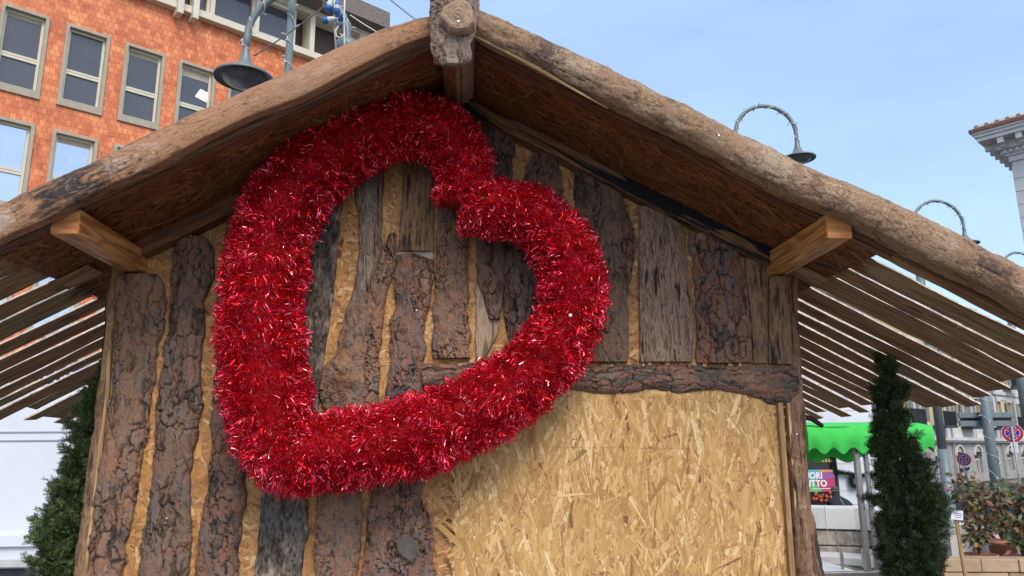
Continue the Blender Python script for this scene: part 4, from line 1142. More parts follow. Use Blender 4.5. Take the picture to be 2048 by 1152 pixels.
def text(name, s_, loc, size, mat, parent, rotz=0, ext=.002, sx=1.0, bold=.0):
    cu = bpy.data.curves.new(name, 'FONT'); cu.body = s_; cu.size = size; cu.extrude = ext; cu.offset = bold
    to = bpy.data.objects.new(name, cu); col.objects.link(to)
    dg = bpy.context.evaluated_depsgraph_get()
    me = bpy.data.meshes.new_from_object(to.evaluated_get(dg)); bpy.data.objects.remove(to)
    me.transform(Matrix.Translation(Vector([float(q) for q in loc])) @ Matrix.Rotation(rotz, 4, 'Z') @ Matrix.Rotation(pi/2, 4, 'X') @ Matrix.Diagonal((sx, 1, 1, 1)))
    me.materials.clear(); me.materials.append(mat); me.polygons.foreach_set('use_smooth', np.zeros(len(me.polygons), dtype=bool))
    o = bpy.data.objects.new(name, me); col.objects.link(o); par(o, parent); return o
M['wlet'] = plain('white_lettering', (.80, .80, .80), .6, 0, .02)
text('lettering', 'FUORI', (px0+.05, YS-.092, pz0+h_*.60), h_*.40, M['wlet'], PO, 0, .002, .95, .008)
text('lettering', 'TUTTO', (px0+.05, YS-.092, pz0+h_*.24), h_*.40, M['wlet'], PO, 0, .002, .95, .008)
MB().box(px0+w_*.35, px1-.05, YS-.087, YS-.084, pz0+h_*.12, pz0+h_*.15).build('small_print', M['wlet'], PO)

# person stooping at the shop window, only head and back show above the parapet
M['jacket'] = plain('black_jacket', (.012, .014, .020), .8, 0, .3, 8)
M['skin'] = plain('skin_tone', (.40, .22, .15), .6, 0, .08)
M['hair'] = plain('grey_brown_hair', (.09, .075, .065), .9, 0, .3, 30)
YPn = 13.2
hb = P(1674, 985, YPn)
def skin(name, verts, edges, radii, mat, parent=None, root=0, sub=2):
    me = bpy.data.meshes.new(name); me.from_pydata([tuple(map(float, v)) for v in verts], edges, []); me.update()
    o = bpy.data.objects.new(name, me); col.objects.link(o)
    sm = o.modifiers.new('skin', 'SKIN'); sm.use_smooth_shade = True
    for i, r in enumerate(radii):
        me.skin_vertices[0].data[i].radius = (r, r) if not isinstance(r, tuple) else r
        me.skin_vertices[0].data[i].use_root = (i == root)
    ss = o.modifiers.new('sub', 'SUBSURF'); ss.levels = sub; ss.render_levels = sub
    me.materials.append(mat); par(o, parent); return o
hx, hy, hz = hb
pz = -1.0
pe = thing('person', (hx, hy+.1, pz), 'person in black jacket seen from behind, stooping at the shop window', 'person')
bod = skin('body', [(hx+.10, hy, hz-.72), (hx+.09, hy, hz-.45), (hx+.05, hy+.03, hz-.20), (hx+.01, hy+.06, hz-.09), (hx-.01, hy+.08, hz-.01), (hx-.01, hy+.09, hz+.07),
                    (hx-.14, hy+.05, hz-.22), (hx-.24, hy+.12, hz-.45), (hx-.22, hy+.32, hz-.62), (hx-.21, hy+.38, hz-.66),
                    (hx+.26, hy+.05, hz-.25), (hx+.33, hy+.10, hz-.50), (hx+.28, hy+.30, hz-.66), (hx+.27, hy+.36, hz-.70),
                    (hx+.01, hy, hz-.82), (hx+.0, hy-.03, hz-1.15), (hx-.02, hy-.02, pz+.09), (hx-.03, hy+.12, pz+.05),
                    (hx+.20, hy, hz-.82), (hx+.22, hy-.03, hz-1.15), (hx+.22, hy-.02, pz+.09), (hx+.22, hy+.12, pz+.05)],
           [(0, 1), (1, 2), (2, 3), (3, 4), (4, 5), (2, 6), (6, 7), (7, 8), (8, 9), (2, 10), (10, 11), (11, 12), (12, 13), (0, 14), (14, 15), (15, 16), (16, 17), (0, 18), (18, 19), (19, 20), (20, 21)],
           [.18, .20, (.22, .17), .085, .085, .08, .09, .065, .05, .035, .09, .065, .05, .035, .11, .08, .05, .045, .11, .08, .05, .045], M['jacket'], pe)
skin('head', [(hx-.01, hy+.085, hz-.02), (hx-.01, hy+.09, hz+.05), (hx-.01, hy+.10, hz+.10)], [(0, 1), (1, 2)], [.075, .092, .075], M['skin'], pe)
skin('hair', [(hx-.01, hy+.065, hz+.02), (hx-.01, hy+.075, hz+.08), (hx-.01, hy+.095, hz+.125)], [(0, 1), (1, 2)], [.078, .094, .070], M['hair'], pe)
MB().tube([P(1680, 998, YPn-.2), P(1684, 1003, YPn-.23), P(1688, 1010, YPn-.22)], .012, 5).build('strap', plain('grey_strap', (.30, .30, .24), .7), pe)

# ================================================================ BENCH PARAPET
M['marble'] = plain('white_marble', (.58, .56, .52), .6, 0, .10, 5, .15)
M['trav'] = None
t = NT('stained_travertine'); v_ = t.coord('Object')
a_ = t.noise(t.coord('Object', (1, 1, .8)), 7, 8, .75, .6); b_ = t.noise(v_, 2.0, 4)
cc = t.ramp(t.math('ADD', t.math('MULTIPLY', a_, .75), t.math('MULTIPLY', b_, .25)), [(.36, (.07, .06, .05)), (.45, (.20, .175, .14)), (.55, (.36, .32, .26)), (.7, (.46, .42, .35))])
t.bump(a_, .6, .02); M['trav'] = t.fin(cc, .85)
M['grout'] = plain('dark_joint', (.06, .055, .05), .9)
bench = thing('stone_bench', PD(1700, 1100, 8.6)*np.array([1, 1, 0]), 'curved stone parapet with white marble coping and a marble bench seat in front', 'bench')
plan = [PZ(u, v, .97)[:2] for u, v in ()]
def gp(u, D): 
    q = PD(u, 900, D); return np.array([q[0], q[1]])
path = [gp(1480, 9.4), gp(1560, 9.2), gp(1640, 9.0), gp(1700, 8.9), gp(1745, 8.75), gp(1775, 8.4), gp(1805, 7.8), gp(1840, 7.2), gp(1880, 6.7), gp(1925, 6.35)]
path2 = []
for i in range(len(path)-1):
    for k in range(4): path2.append(path[i]*(1-k/4)+path[i+1]*k/4)
path2.append(path[-1])
def offs(pl, d):
    out = []
    for i, p in enumerate(pl):
        tt_ = pl[min(i+1, len(pl)-1)]-pl[max(i-1, 0)]; tt_ = tt_/np.linalg.norm(tt_); out.append(p+np.array([tt_[1], -tt_[0]])*d)
    return out
def wallstrip(mb, pl, d0, d1, z0, z1, i0=0, i1=None):
    A = offs(pl, d0); Bq = offs(pl, d1); i1 = len(pl)-1 if i1 is None else i1
    vs = []; 
    for i in range(i0, i1+1): vs += [(A[i][0], A[i][1], z0), (Bq[i][0], Bq[i][1], z0), (Bq[i][0], Bq[i][1], z1), (A[i][0], A[i][1], z1)]
    fs = []
    for k in range(i1-i0):
        for q in range(4): fs.append((k*4+q, k*4+(q+1) % 4, (k+1)*4+(q+1) % 4, (k+1)*4+q))
    fs += [(0, 1, 2, 3), tuple((i1-i0)*4+q for q in (3, 2, 1, 0))]
    return mb.add(vs, fs)
zt_ = PD(1680, 1012, 8.9)[2]
for i in range(0, len(path2)-1, 4):
    e_ = min(i+4, len(path2)-1)
    pl = path2[i:e_+1]
    if len(pl) < 2: continue
    o = wallstrip(MB(), path2, -.20, .19, zt_-.24, zt_, i, e_).build('coping', M['marble'], bench, False, .008)
wallstrip(MB(), path2, -.15, .13, 0.0, zt_-.245).build('parapet_core', M['grout'], bench)
hc = (zt_-.25-.0)/4
for r_ in range(4):
    for i in range(0, len(path2)-1, 3):
        e_ = min(i+3, len(path2)-1)
        wallstrip(MB(), path2, .12, .165+R_.uniform(-.008, .008), hc*r_+.006, hc*(r_+1)-.006, i, e_).build('stone_block', M['trav'], bench, False, .012)
seat_z = .46
tf = path2[16]-path2[0]; tf = tf/np.linalg.norm(tf); nf = np.array([tf[1], -tf[0]])
def seatprism(name, d0, d1, z0, z1, i0, i1, mat):
    q = [path2[i0]+nf*d0, path2[i1]+nf*d0, path2[i1]+nf*d1, path2[i0]+nf*d1]
    MB().prism([tuple(p) for p in q], (0, 0, z0), (1, 0, 0), (0, 1, 0), (0, 0, 1), z1-z0).build(name, mat, bench)
tanb = plain('tan_seat_base', (.40, .35, .27), .85, 0, .15, 4)
for i in (0, 5, 10): seatprism('seat', .17, .66, seat_z-.07, seat_z, i, i+5 if i < 10 else 17, M['marble'])
seatprism('seat_base', .17, .58, 0, seat_z-.073, 0, 17, tanb)
# small grey junction box and a bollard-like tap by the bench
tb = thing('utility_box', PD(1734, 1110, 7.6), 'small pale grey utility box fixed to the bench front beside the steel pole', 'box')
q = PD(1734, 1118, 7.75); MB().box(q[0]-.05, q[0]+.05, q[1]-.04, q[1]+.02, q[2]-.09, q[2]+.09).build('box_body', M['marble'], tb, False, .005)
MB().box(q[0]-.04, q[0]+.04, q[1]-.046, q[1]-.041, q[2]-.08, q[2]+.08).build('box_lid', M['white'], tb)

# ================================================================ LAMP POSTS
M['post'] = plain('grey_green_paint', (.15, .185, .185), .45, .1, .12, 6)
M['shade_in'] = plain('dark_shade_inside', (.022, .026, .028), .5, 0, .1)
M['bowl'] = plain('smoked_bowl', (.07, .075, .085), .25, 0, .1)
M['cable_w'] = plain('white_cable', (.62, .62, .60), .5, 0, .05)
M['cable_d'] = plain('grey_steel_cable', (.16, .15, .15), .5, .3, .05)
M['bulb'] = plain('clear_bulb', (.75, .76, .76), .25, 0, .05)
def helix(p0, p1, r, turns, n=None, ph=0):
    n = n or int(turns*14); p0, p1 = np.array(p0), np.array(p1); out = []
    for i in range(n+1):
        f = i/n; a = 2*pi*turns*f+ph; out.append(p0*(1-f)+p1*f+np.array([cos(a)*r, sin(a)*r, 0]))
    return out
def wrap_lights(name, path, r, turns, lab, k=.0035):
    """light string wound round a pipe given by its centre line"""
    path = [np.array(p) for p in path]; seg = [0]
    for i in range(1, len(path)): seg.append(seg[-1]+np.linalg.norm(path[i]-path[i-1]))
    n = int(turns*12); mb = MB(); pts = []; nb = []
    for i in range(n+1):
        s_ = seg[-1]*i/n; j = min(np.searchsorted(seg, s_, 'right')-1, len(path)-2); f = (s_-seg[j])/(seg[j+1]-seg[j]+1e-9)
        c = path[j]*(1-f)+path[j+1]*f; T = path[j+1]-path[j]; T /= np.linalg.norm(T)
        a = 2*pi*turns*i/n+.5*sin(i*.7); e = np.array([0, 1.0, 0]); g_ = np.cross(T, e); g_ /= np.linalg.norm(g_)
        rd = g_*cos(a)+e*sin(a); pts.append(c+rd*(r+k+.003*sin(i*1.3)))
        if i % 4 == 1:
            nb.append((pts[-1], rd*.6+T*R_.uniform(-.8, .8)))
    mb.tube(pts, k, 4, False)
    for p, d in nb:
        d = d/np.linalg.norm(d); mb.tube([p, p+d*k*6, p+d*k*11], [k*.7, k*1.4, k*1.0], 5)
    o = mb.build(name, M['cable_w']); tag(o, lab, 'light string', 'white light strings wound round the lamp posts'); return o
def lamp(D, shade_uv, post_u, ground, label, r_post=.075, strings=True, lab2='', arch=True, coll_v=None):
    sh = PD(shade_uv[0], shade_uv[1], D)           # centre of the rim
    po = PD(post_u, shade_uv[1], D)
    R = np.linalg.norm((sh-po)[:2])/2; cx = (sh+po)/2; dh = (sh-po)[:2]/np.linalg.norm((sh-po)[:2]); dh = np.array([dh[0], dh[1], 0])
    zn = sh[2]+.40
    base = np.array([po[0], po[1], ground])
    L = thing('street_lamp', base, label, 'street lamp', 'arched street lamps around the square')
    ztop = zn
    mb = MB(); mb.tube([base, base+Z3*2.6], r_post*1.25, 16); mb.tube([base+Z3*2.6, np.array([po[0], po[1], ztop-.45])], r_post, 16)
    mb.build('post', M['post'], L, True)
    if coll_v:
        cv = PD(post_u, coll_v, D); MB().lathe((po[0], po[1], cv[2]), [(r_post, -.10), (r_post*1.35, -.08), (r_post*1.4, -.02), (r_post*1.2, .02), (r_post, .03)], 20).build('collar', M['post'], L, True)
    pts = [np.array([po[0], po[1], ztop-.45])]
    cc = np.array([cx[0], cx[1], ztop])
    for i in range(0, 19):
        a = pi-pi*i/18; pts.append(cc + dh*cos(a)*R + Z3*sin(a)*R*1.02)
    pts.append(np.array([sh[0], sh[1], zn-.14]))
    MB().tube(pts, [r_post*.62]+[.030]*19+[.028], 12).build('arm', M['post'], L, True)
    S = MB().lathe((sh[0], sh[1], sh[2]), [(.030, .30), (.034, .24), (.050, .17), (.080, .11), (.130, .065), (.200, .035), (.248, .018), (.252, .0), (.246, -.004)], 40).build('lamp_shade', M['post'], L, True)
    MB().lathe((sh[0], sh[1], sh[2]), [(.246, -.004), (.20, .012), (.185, .010)], 40).build('shade_lining', M['shade_in'], S, True)
    MB().lathe((sh[0], sh[1], sh[2]), [(.186, .010), (.165, -.025), (.12, -.052), (.06, -.066), (0, -.070)], 32).build('glass_bowl', M['bowl'], S, True)
    if strings:
        wrap_lights('string_lights', pts, .032, 9, lab2, .0035 if D < 8 else .005)
    return po, sh, zn
lamp(6.5, (488, 158), 692, 0, 'nearest lamp with dark bell shade and lit-string arm, above the left roof slope', .078, True, 'white light string wound round the arm of the nearest lamp at the left', True, 80)
lamp(11.3, (1597, 318), 1475, -1, 'middle lamp with a hooped arm standing above the right roof slope', .07, True, 'white light string on the hooped arm above the middle of the right roof slope')
lamp(15.0, (1932, 488), 1832, -1, 'smaller hooped lamp near the lower end of the right roof slope', .08, True, 'white light string on the smaller hooped arm at the lower right slope')
lamp(20.0, (2075, 566), 2010, -1, 'farthest hooped lamp just showing at the right frame edge', .085, True, 'white light string on the farthest lamp at the right edge')
# poles wound with light strings
def pole(u, vt, D, r, ground, label, lab2, v0=None, turns=16):
    a = PD(u, vt, D); b0 = np.array([a[0], a[1], ground])
    o = MB().tube([b0, a], r, 14).build('pole', M['post'], None, True); tag(o, label, 'pole', 'grey poles around the square')
    wrap_lights('string_lights', [b0+Z3*(.2), a], r, turns, lab2, .004 if D < 9 else .006)
    return a
pole(588, -60, 6.9, .033, 0, 'slim grey pole beside the nearest lamp at the upper left', 'white light string round the slim pole at the upper left', turns=26)
pole(1943, 620, 16.5, .105, -1, 'thick grey pole left of the large no-stopping sign', 'white light string spiralling up the thick pole left of the large sign', turns=14)
pole(1722, 590, 17.5, .04, -1, 'thin dark pole beyond the steel canopy post', 'white light string on the thin pole beyond the canopy post', turns=10)
# cables across the upper left
def cable(pts, r, lab, mat='cable_d', D=None):
    o = MB().tube(pts, r, 5).build('cable', M[mat], None, True); tag(o, lab, 'cable'); return o
def hang(a, b, sag=.05, n=10):
    return [np.array(a)*(1-i/n)+np.array(b)*i/n - Z3*sag*4*(i/n)*(1-i/n) for i in range(n+1)]
cable(hang(PD(770, -10, 7), PD(860, 60, 7), .01), .006, 'thin dark cable crossing the sky left of the gable point')
cable(hang(PD(700, 30, 6.5), PD(800, 90, 6.5), .01), .005, 'thin pale cable running from the post down behind the left roof slope', 'cable_w')
cable(hang(PD(508, 112, 6.5), PD(700, -30, 6.5), .03), .006, 'twisted cable from the nearest lamp shade up to the post')
o = cable([PD(670, -20, 6.3), PD(668, 20, 6.3), PD(669, 60, 6.3), PD(674, 120, 6.3)], .007, 'left of two white cables hanging beside the thick lamp post', 'cable_w')
cable([PD(690, -20, 6.25), PD(688, 40, 6.25), PD(689, 80, 6.25), PD(689, 120, 6.25)], .007, 'right white cable hanging in front of the thick lamp post', 'cable_w')
M['blue'] = plain('blue_plastic', (.015, .12, .40), .4, 0, .1); M['greyp'] = plain('pale_grey_plastic', (.50, .50, .47), .5, 0, .1)
for i, (u, v, ax, lab) in enumerate((((658), 12, (.3, 0, 1), 'upper left blue power plug hanging by the lamp post'), (674, 18, (.1, -.2, 1), 'upright blue and grey power plug on the cable bundle'), (656, 40, (1, 0, .25), 'lower left blue power plug lying sideways'), (680, 44, (.3, -1, .2), 'lower right blue power plug facing the viewer'))):
    c = PD(u, v, 6.25); T_ = thing('power_plug', c, lab, 'plug', 'blue power plugs bunched on the lamp post')
    MB().lathe(c, [(0, -.045), (.026, -.045), (.028, -.02), (.028, .0)], 14, ax).build('plug_cap', M['blue'], T_, True)
    MB().lathe(c, [(.0285, .0), (.026, .022), (.024, .03)], 14, ax).build('plug_ring', M['greyp'], T_, True)
    MB().lathe(c, [(.024, .03), (.022, .05), (.012, .07), (.006, .095), (0, .096)], 14, ax).build('plug_body', M['blue'] if i % 2 else M['greyp'], T_, True)
cable([PD(678, 50, 6.25), PD(671, 62, 6.25), PD(672, 72, 6.25), PD(680, 76, 6.25), PD(690, 68, 6.25)], .009, 'white cable loop under the blue plugs', 'cable_w')

# ================================================================ SIGNS
M['sred'] = plain('sign_red', (.42, .010, .035), .45, 0, .05); M['sblue'] = plain('sign_blue', (.018, .035, .28), .45, 0, .05); M['swhite'] = plain('sign_white', (.70, .68, .72), .45, 0, .04)
M['galv'] = plain('galvanised_pole', (.36, .34, .33), .5, .3, .1)
def nostop(u, v, D, rad, label, front_pole):
    c = PD(u, v, D); base = np.array([c[0], c[1], -1.0])
    T_ = thing('no_stopping_sign', base, label, 'road sign', 'round no-stopping signs')
    nrm = CAM-c; nrm[2] = 0; nrm /= np.linalg.norm(nrm); a = np.cross(Z3, nrm); a /= np.linalg.norm(a)
    def disc(name, r, o, m, k=48):
        poly = [(cos(2*pi*i/k)*r, sin(2*pi*i/k)*r) for i in range(k)]
        return MB().prism(poly, c+nrm*o, a, Z3, nrm, .004).build(name, m, T_)
    disc('rim', rad, .0, M['swhite']); disc('face', rad*.96, .005, M['sred'])
    for q in range(4):
        def wedge(r, g_):
            pl = []
            for i in range(13):
                an = radians(-45+90*i/12)
                pl.append((cos(an)*r, sin(an)*r))
            # keep a gap g_ from both diagonals
            s_ = g_*sqrt(2); P_ = [(s_, 0)] + [(x*1.0, y) for x, y in pl if abs(y) <= x-s_+1e-6]
            m_ = (r*cos(radians(45))+s_/2, r*sin(radians(45))-s_/2)
            P_ = [(s_, 0), (m_[0]*.985, -m_[1]*.985)] + [p for p in pl if abs(p[1]) < m_[1]*.98 and p[0] > 0] + [(m_[0]*.985, m_[1]*.985)]
            R2 = [(x*cos(q*pi/2)-y*sin(q*pi/2), x*sin(q*pi/2)+y*cos(q*pi/2)) for x, y in P_]
            return R2
        MB().prism(wedge(rad*.70, rad*.09), c+nrm*.010, a, Z3, nrm, .003).build('white_border', M['swhite'], T_)
        MB().prism(wedge(rad*.64, rad*.135), c+nrm*.014, a, Z3, nrm, .003).build('blue_sector', M['sblue'], T_)
    fo_ = .05 if front_pole else -.05
    MB().tube([base+nrm*fo_, np.array([c[0], c[1], c[2]+rad*1.15])+nrm*fo_], .03, 10).build('pole', M['galv'], T_, True)
    pc = c - Z3*(rad*1.5)
    MB().prism([(-.10, -.16), (.10, -.16), (.10, .16), (-.10, .16)], pc+nrm*.055, a, Z3, nrm, .004).build('arrow_plate', M['swhite'], T_)
    MB().prism([(-.015, -.09), (.015, -.09), (.015, .02), (.05, .02), (0, .10), (-.05, .02), (-.015, .02)], pc+nrm*.061, a, Z3, nrm, .003).build('arrow', M['iron'], T_)
nostop(2025, 866, 24, .30, 'large round no-stopping sign at the right frame edge, its pole in front of it', True)
nostop(1928, 919, 34, .285, 'small round no-stopping sign lower down, over the autumn shrubs', False)
# grey box sign on the thick pole
c = PD(1972, 838, 16.2); T_ = thing('box_sign', c, 'blank grey slatted box sign fixed across the thick pole', 'sign')
for q in (-.10, .08):
    MB().box(c[0]-.62, c[0]+.62, c[1]-.05, c[1]+.03, c[2]+q-.055, c[2]+q+.06).build('sign_slat', M['post'], T_, False, .006)
MB().box(c[0]-.52, c[0]+.60, c[1]+.032, c[1]+.06, c[2]-.15, c[2]+.13).build('sign_back', M['shade_in'], T_)

# ================================================================ MARKET CART WITH GREEN CANOPY
M['green'] = plain('bright_green_canvas', (.045, .54, .075), .75, 0, .10, 9, .5, .5, 14)
M['steel'] = plain('brushed_steel', (.34, .32, .31), .35, .8, .12, 20)
DC = 6.0
c0 = PD(1614, 858, DC); c1 = PD(1873, 858, DC)
cart = thing('market_cart', ((c0[0]+c1[0])/2, c0[1]+.6, 0), 'market cart with a bright green scalloped canopy on steel poles', 'market stall')
YC = c0[1]; xl, xr = c0[0], c1[0]; zt2 = PD(1700, 852, DC)[2]; zb2 = PD(1700, 897, DC)[2]; amp = .034
def valance(y, x0, x1, ztop_, zbot, seed, m=M['green'], per=.158):
    n = 180; xs = np.linspace(x0, x1, n)
    zb_ = zbot - amp*.5 - amp*.75*np.cos((xs-x0)/per*2*pi+1.2); ys = y + (fbm(xs*5, xs*0, seed, 2)-.5)*.05
    zt3 = ztop_ + (fbm(xs*4, xs*0+3, seed, 3)-.5)*.016
    k = 6; V = []
    for j in range(k+1):
        f = j/k; V.append(np.stack([xs, ys + (fbm(xs*9, xs*0+f*2, seed+2, 2)-.5)*.02*f + (-.02*sin(pi*f)), zt3*(1-f)+zb_*f], -1))
    V = np.stack(V, 1); W_ = V.copy(); W_[..., 1] += .002
    idx = np.arange(n*(k+1)).reshape(n, k+1); F = np.stack([idx[:-1, :-1], idx[:-1, 1:], idx[1:, 1:], idx[1:, :-1]], -1).reshape(-1, 4)
    return npmesh('valance', np.concatenate([V.reshape(-1, 3), W_.reshape(-1, 3)]), [F, F[:, ::-1]+n*(k+1)], m, cart, True)
valance(YC, xl, xr, zt2, zb2, 3)
valance(YC+1.05, xl, xr, zt2-.02, zb2-.085, 5, M['green'], .30)
n = 40; xs = np.linspace(xl, xr, n); k = 12; V = []
for j in range(k+1):
    f = j/k; V.append(np.stack([xs, YC+1.05*f+xs*0, zt2+.05*sin(pi*f)+(fbm(xs*5, xs*0+f*3, 8, 2)-.5)*.02], -1))
V = np.stack(V, 1); idx = np.arange(n*(k+1)).reshape(n, k+1)
npmesh('canopy', V.reshape(-1, 3), np.stack([idx[:-1, :-1], idx[:-1, 1:], idx[1:, 1:], idx[1:, :-1]], -1).reshape(-1, 4), M['green'], cart, True)
for xx in (xl, xr):
    V = []
    for j in range(13):
        f = j/12; yy = YC+1.05*f
        V += [(xx, yy, zt2+.05*sin(pi*f)), (xx, yy, zb2-amp*.5-amp*cos(f*1.05/.158*2*pi)*.7-.03*f)]
    npmesh('valance', V, [[2*j, 2*j+1, 2*j+3, 2*j+2] for j in range(12)], M['green'], cart, True)
MB().box(xl+.03, xr-.03, YC+.03, YC+.06, zb2+.0, zb2+.03).build('canopy_frame', M['steel'], cart)
pb = PD(1720, 900, DC)
for yy in (YC+.08, ):
    for xx in (pb[0], ):
        MB().box(xx-.020, xx+.020, yy-.02, yy+.02, 0.0, zt2, 2).build('pole', M['steel'], cart, False, .003)
for xx, yy in ((xr-.05, YC+.98), (xl+.02, YC+.98)):
    MB().box(xx-.018, xx+.018, yy-.018, yy+.018, 0.0, zt2, 2).build('pole', M['steel'], cart, False, .003)
zr = PD(1748, 1137, DC)[2]
MB().box(pb[0]-.8, pb[0]+.5, YC+.04, YC+.12, zr-.03, zr).build('counter_rail', M['steel'], cart, False, .003)
MB().box(pb[0]-.8, pb[0]+.02, YC+.06, YC+.9, zr-.40, zr-.031).build('counter', M['white'], cart, False, .004)
q = PD(1683, 1110, DC+.2); MB().tube([q-Z3*.12, q, q+Z3*.05], [.012, .016, .008], 8).build('clamp', M['steel'], cart)

# ================================================================ PLANTS
M['conifer'] = m_leaf('cypress_sprays', [(.020, .034, .016), (.036, .062, .024), (.060, .095, .034), (.085, .125, .042), (.14, .165, .06)])
M['stem'] = plain('brown_stem', (.09, .055, .035), .85, 0, .25, 40)
M['conifer2'] = m_leaf('juniper_sprays', [(.030, .048, .020), (.055, .090, .034), (.085, .13, .045), (.12, .165, .055), (.18, .21, .08)])
def conifer(rows, Y, n, seed, label, trunk_r, spray=.075, mat=None):
    g = np.random.default_rng(seed); rows = np.array(rows, float)
    c_ = np.array([(P(l, v, Y)+P(r, v, Y))/2 for v, l, r in rows]); w_ = np.array([np.linalg.norm(P(r, v, Y)-P(l, v, Y))/2 for v, l, r in rows])
    seg = np.abs(np.diff(c_[:, 2])); wt = seg*(w_[1:]+w_[:-1]+.03)
    nc = n//22; i = g.choice(len(seg), nc, p=wt/wt.sum()); f = g.random(nc)
    cen = c_[i]*(1-f)[:, None]+c_[i+1]*f[:, None]; rad = w_[i]*(1-f)+w_[i+1]*f
    an = g.uniform(0, 2*pi, nc); out = np.stack([np.cos(an), np.sin(an), 0*an], -1)
    cb_ = cen + out*(np.maximum(rad-.065, .002)*np.sqrt(g.uniform(.02, 1, nc)))[:, None]
    cD = out*(.85+g.normal(0, .25, nc))[:, None] + np.array([0, 0, 1])*(.75+g.normal(0, .35, nc))[:, None]; cD /= np.linalg.norm(cD, axis=1)[:, None]
    cl_ = np.minimum(.085, .02+rad*.75)*g.uniform(.5, 1.25, nc)
    q = g.integers(0, nc, n); u_ = g.random(n)
    base = cb_[q] + cD[q]*(cl_[q]*u_)[:, None] + g.normal(0, .007, (n, 3)); rad = rad[q]
    D_ = cD[q] + g.normal(0, .42, (n, 3)); D_ /= np.linalg.norm(D_, axis=1)[:, None]
    L = spray*g.uniform(.5, 1.1, n)*np.clip(rad/.06, .45, 1)
    S = np.cross(D_, g.normal(0, 1, (n, 3))); S /= np.linalg.norm(S, axis=1)[:, None]
    L = L*.72
    V = []; 
    K = [(0, 0, 1, 0)] + [(t0, s_, t0+.30*(1-t0*.5), s_*.40*(1-t0*.6)) for t0 in (.05, .2, .35, .5, .65, .8) for s_ in (-1, 1)]
    nq = len(K)
    Nn = np.cross(D_, S)
    for (t0, s_, t1, wv_) in K:
        a0 = base + D_*(L*t0)[:, None]
        curl = Nn*(g.normal(0, .08, n)*L)[:, None]
        b0 = base + D_*(L*t1)[:, None] + S*(L*wv_)[:, None] + curl + np.array([0, 0, .04])*(L*abs(s_))[:, None]
        d_ = b0-a0; d_ /= np.linalg.norm(d_, axis=1)[:, None]+1e-9; q_ = np.cross(d_, Nn+g.normal(0, .4, (n, 3))); q_ /= np.linalg.norm(q_, axis=1)[:, None]+1e-9
        wd = .0019
        V.append(np.stack([a0-q_*wd, a0+q_*wd, b0+q_*wd*.6, b0-q_*wd*.6], 1))
    V = np.concatenate(V).reshape(-1, 3)
    T_ = thing('conifer', (c_[-1][0], c_[-1][1], 0), label, 'conifer', 'conifers flanking the hut')
    npmesh('crown', V, np.arange(len(V)).reshape(-1, 4), mat, T_)
    tp = [tuple(c) for c in c_[::-1]]; tp = [(tp[0][0], tp[0][1], 0)]+tp
    MB().tube(tp, [trunk_r]+list(np.linspace(trunk_r, .003, len(tp)-1)), 7).build('trunk', M['stem'], T_, True)
    for q in range(16):
        k = g.integers(1, len(c_)-1); cc_2 = c_[k]; a_2 = g.uniform(0, 2*pi); e_ = cc_2+np.array([cos(a_2), sin(a_2), .9])*w_[k]*.9
        MB().tube([cc_2, (cc_2+e_)/2+np.array([0, 0, -.01]), e_], [.005, .003, .0015], 5).build('branch', M['stem'], T_, True)
conifer([(688, 1763, 1768), (720, 1758, 1778), (760, 1756, 1795), (800, 1754, 1812), (850, 1752, 1822), (900, 1752, 1830), (950, 1752, 1852), (990, 1754, 1890), (1030, 1758, 1898), (1070, 1760, 1876), (1110, 1762, 1878), (1160, 1764, 1884), (1300, 1768, 1890)], .55, 8500, 71,
        'dark green columnar conifer beside the right eave in front of the green canopy', .014, .085, M['conifer'])
conifer([(738, 200, 210), (770, 184, 212), (810, 165, 208), (850, 150, 202), (900, 134, 190), (950, 118, 184), (1000, 98, 178), (1050, 82, 170), (1100, 66, 158), (1152, 58, 150), (1300, 52, 146)], .20, 5200, 72,
        'green leaning conifer pressed against the left corner of the hut by the white trailer', .014, .070, M['conifer2'])
ctree = [o for o in col.objects if o.name.startswith('conifer')][0]
for pts_ in ([(1768, 700), (1766, 680), (1762, 664), (1752, 658)], [(1772, 712), (1774, 690), (1772, 676)], [(1768, 706), (1758, 696), (1750, 692)]):
    MB().tube([P(u, v, .55) for u, v in pts_], [.0035, .0028, .002, .0012][:len(pts_)], 5).build('twig', M['stem'], ctree, True)
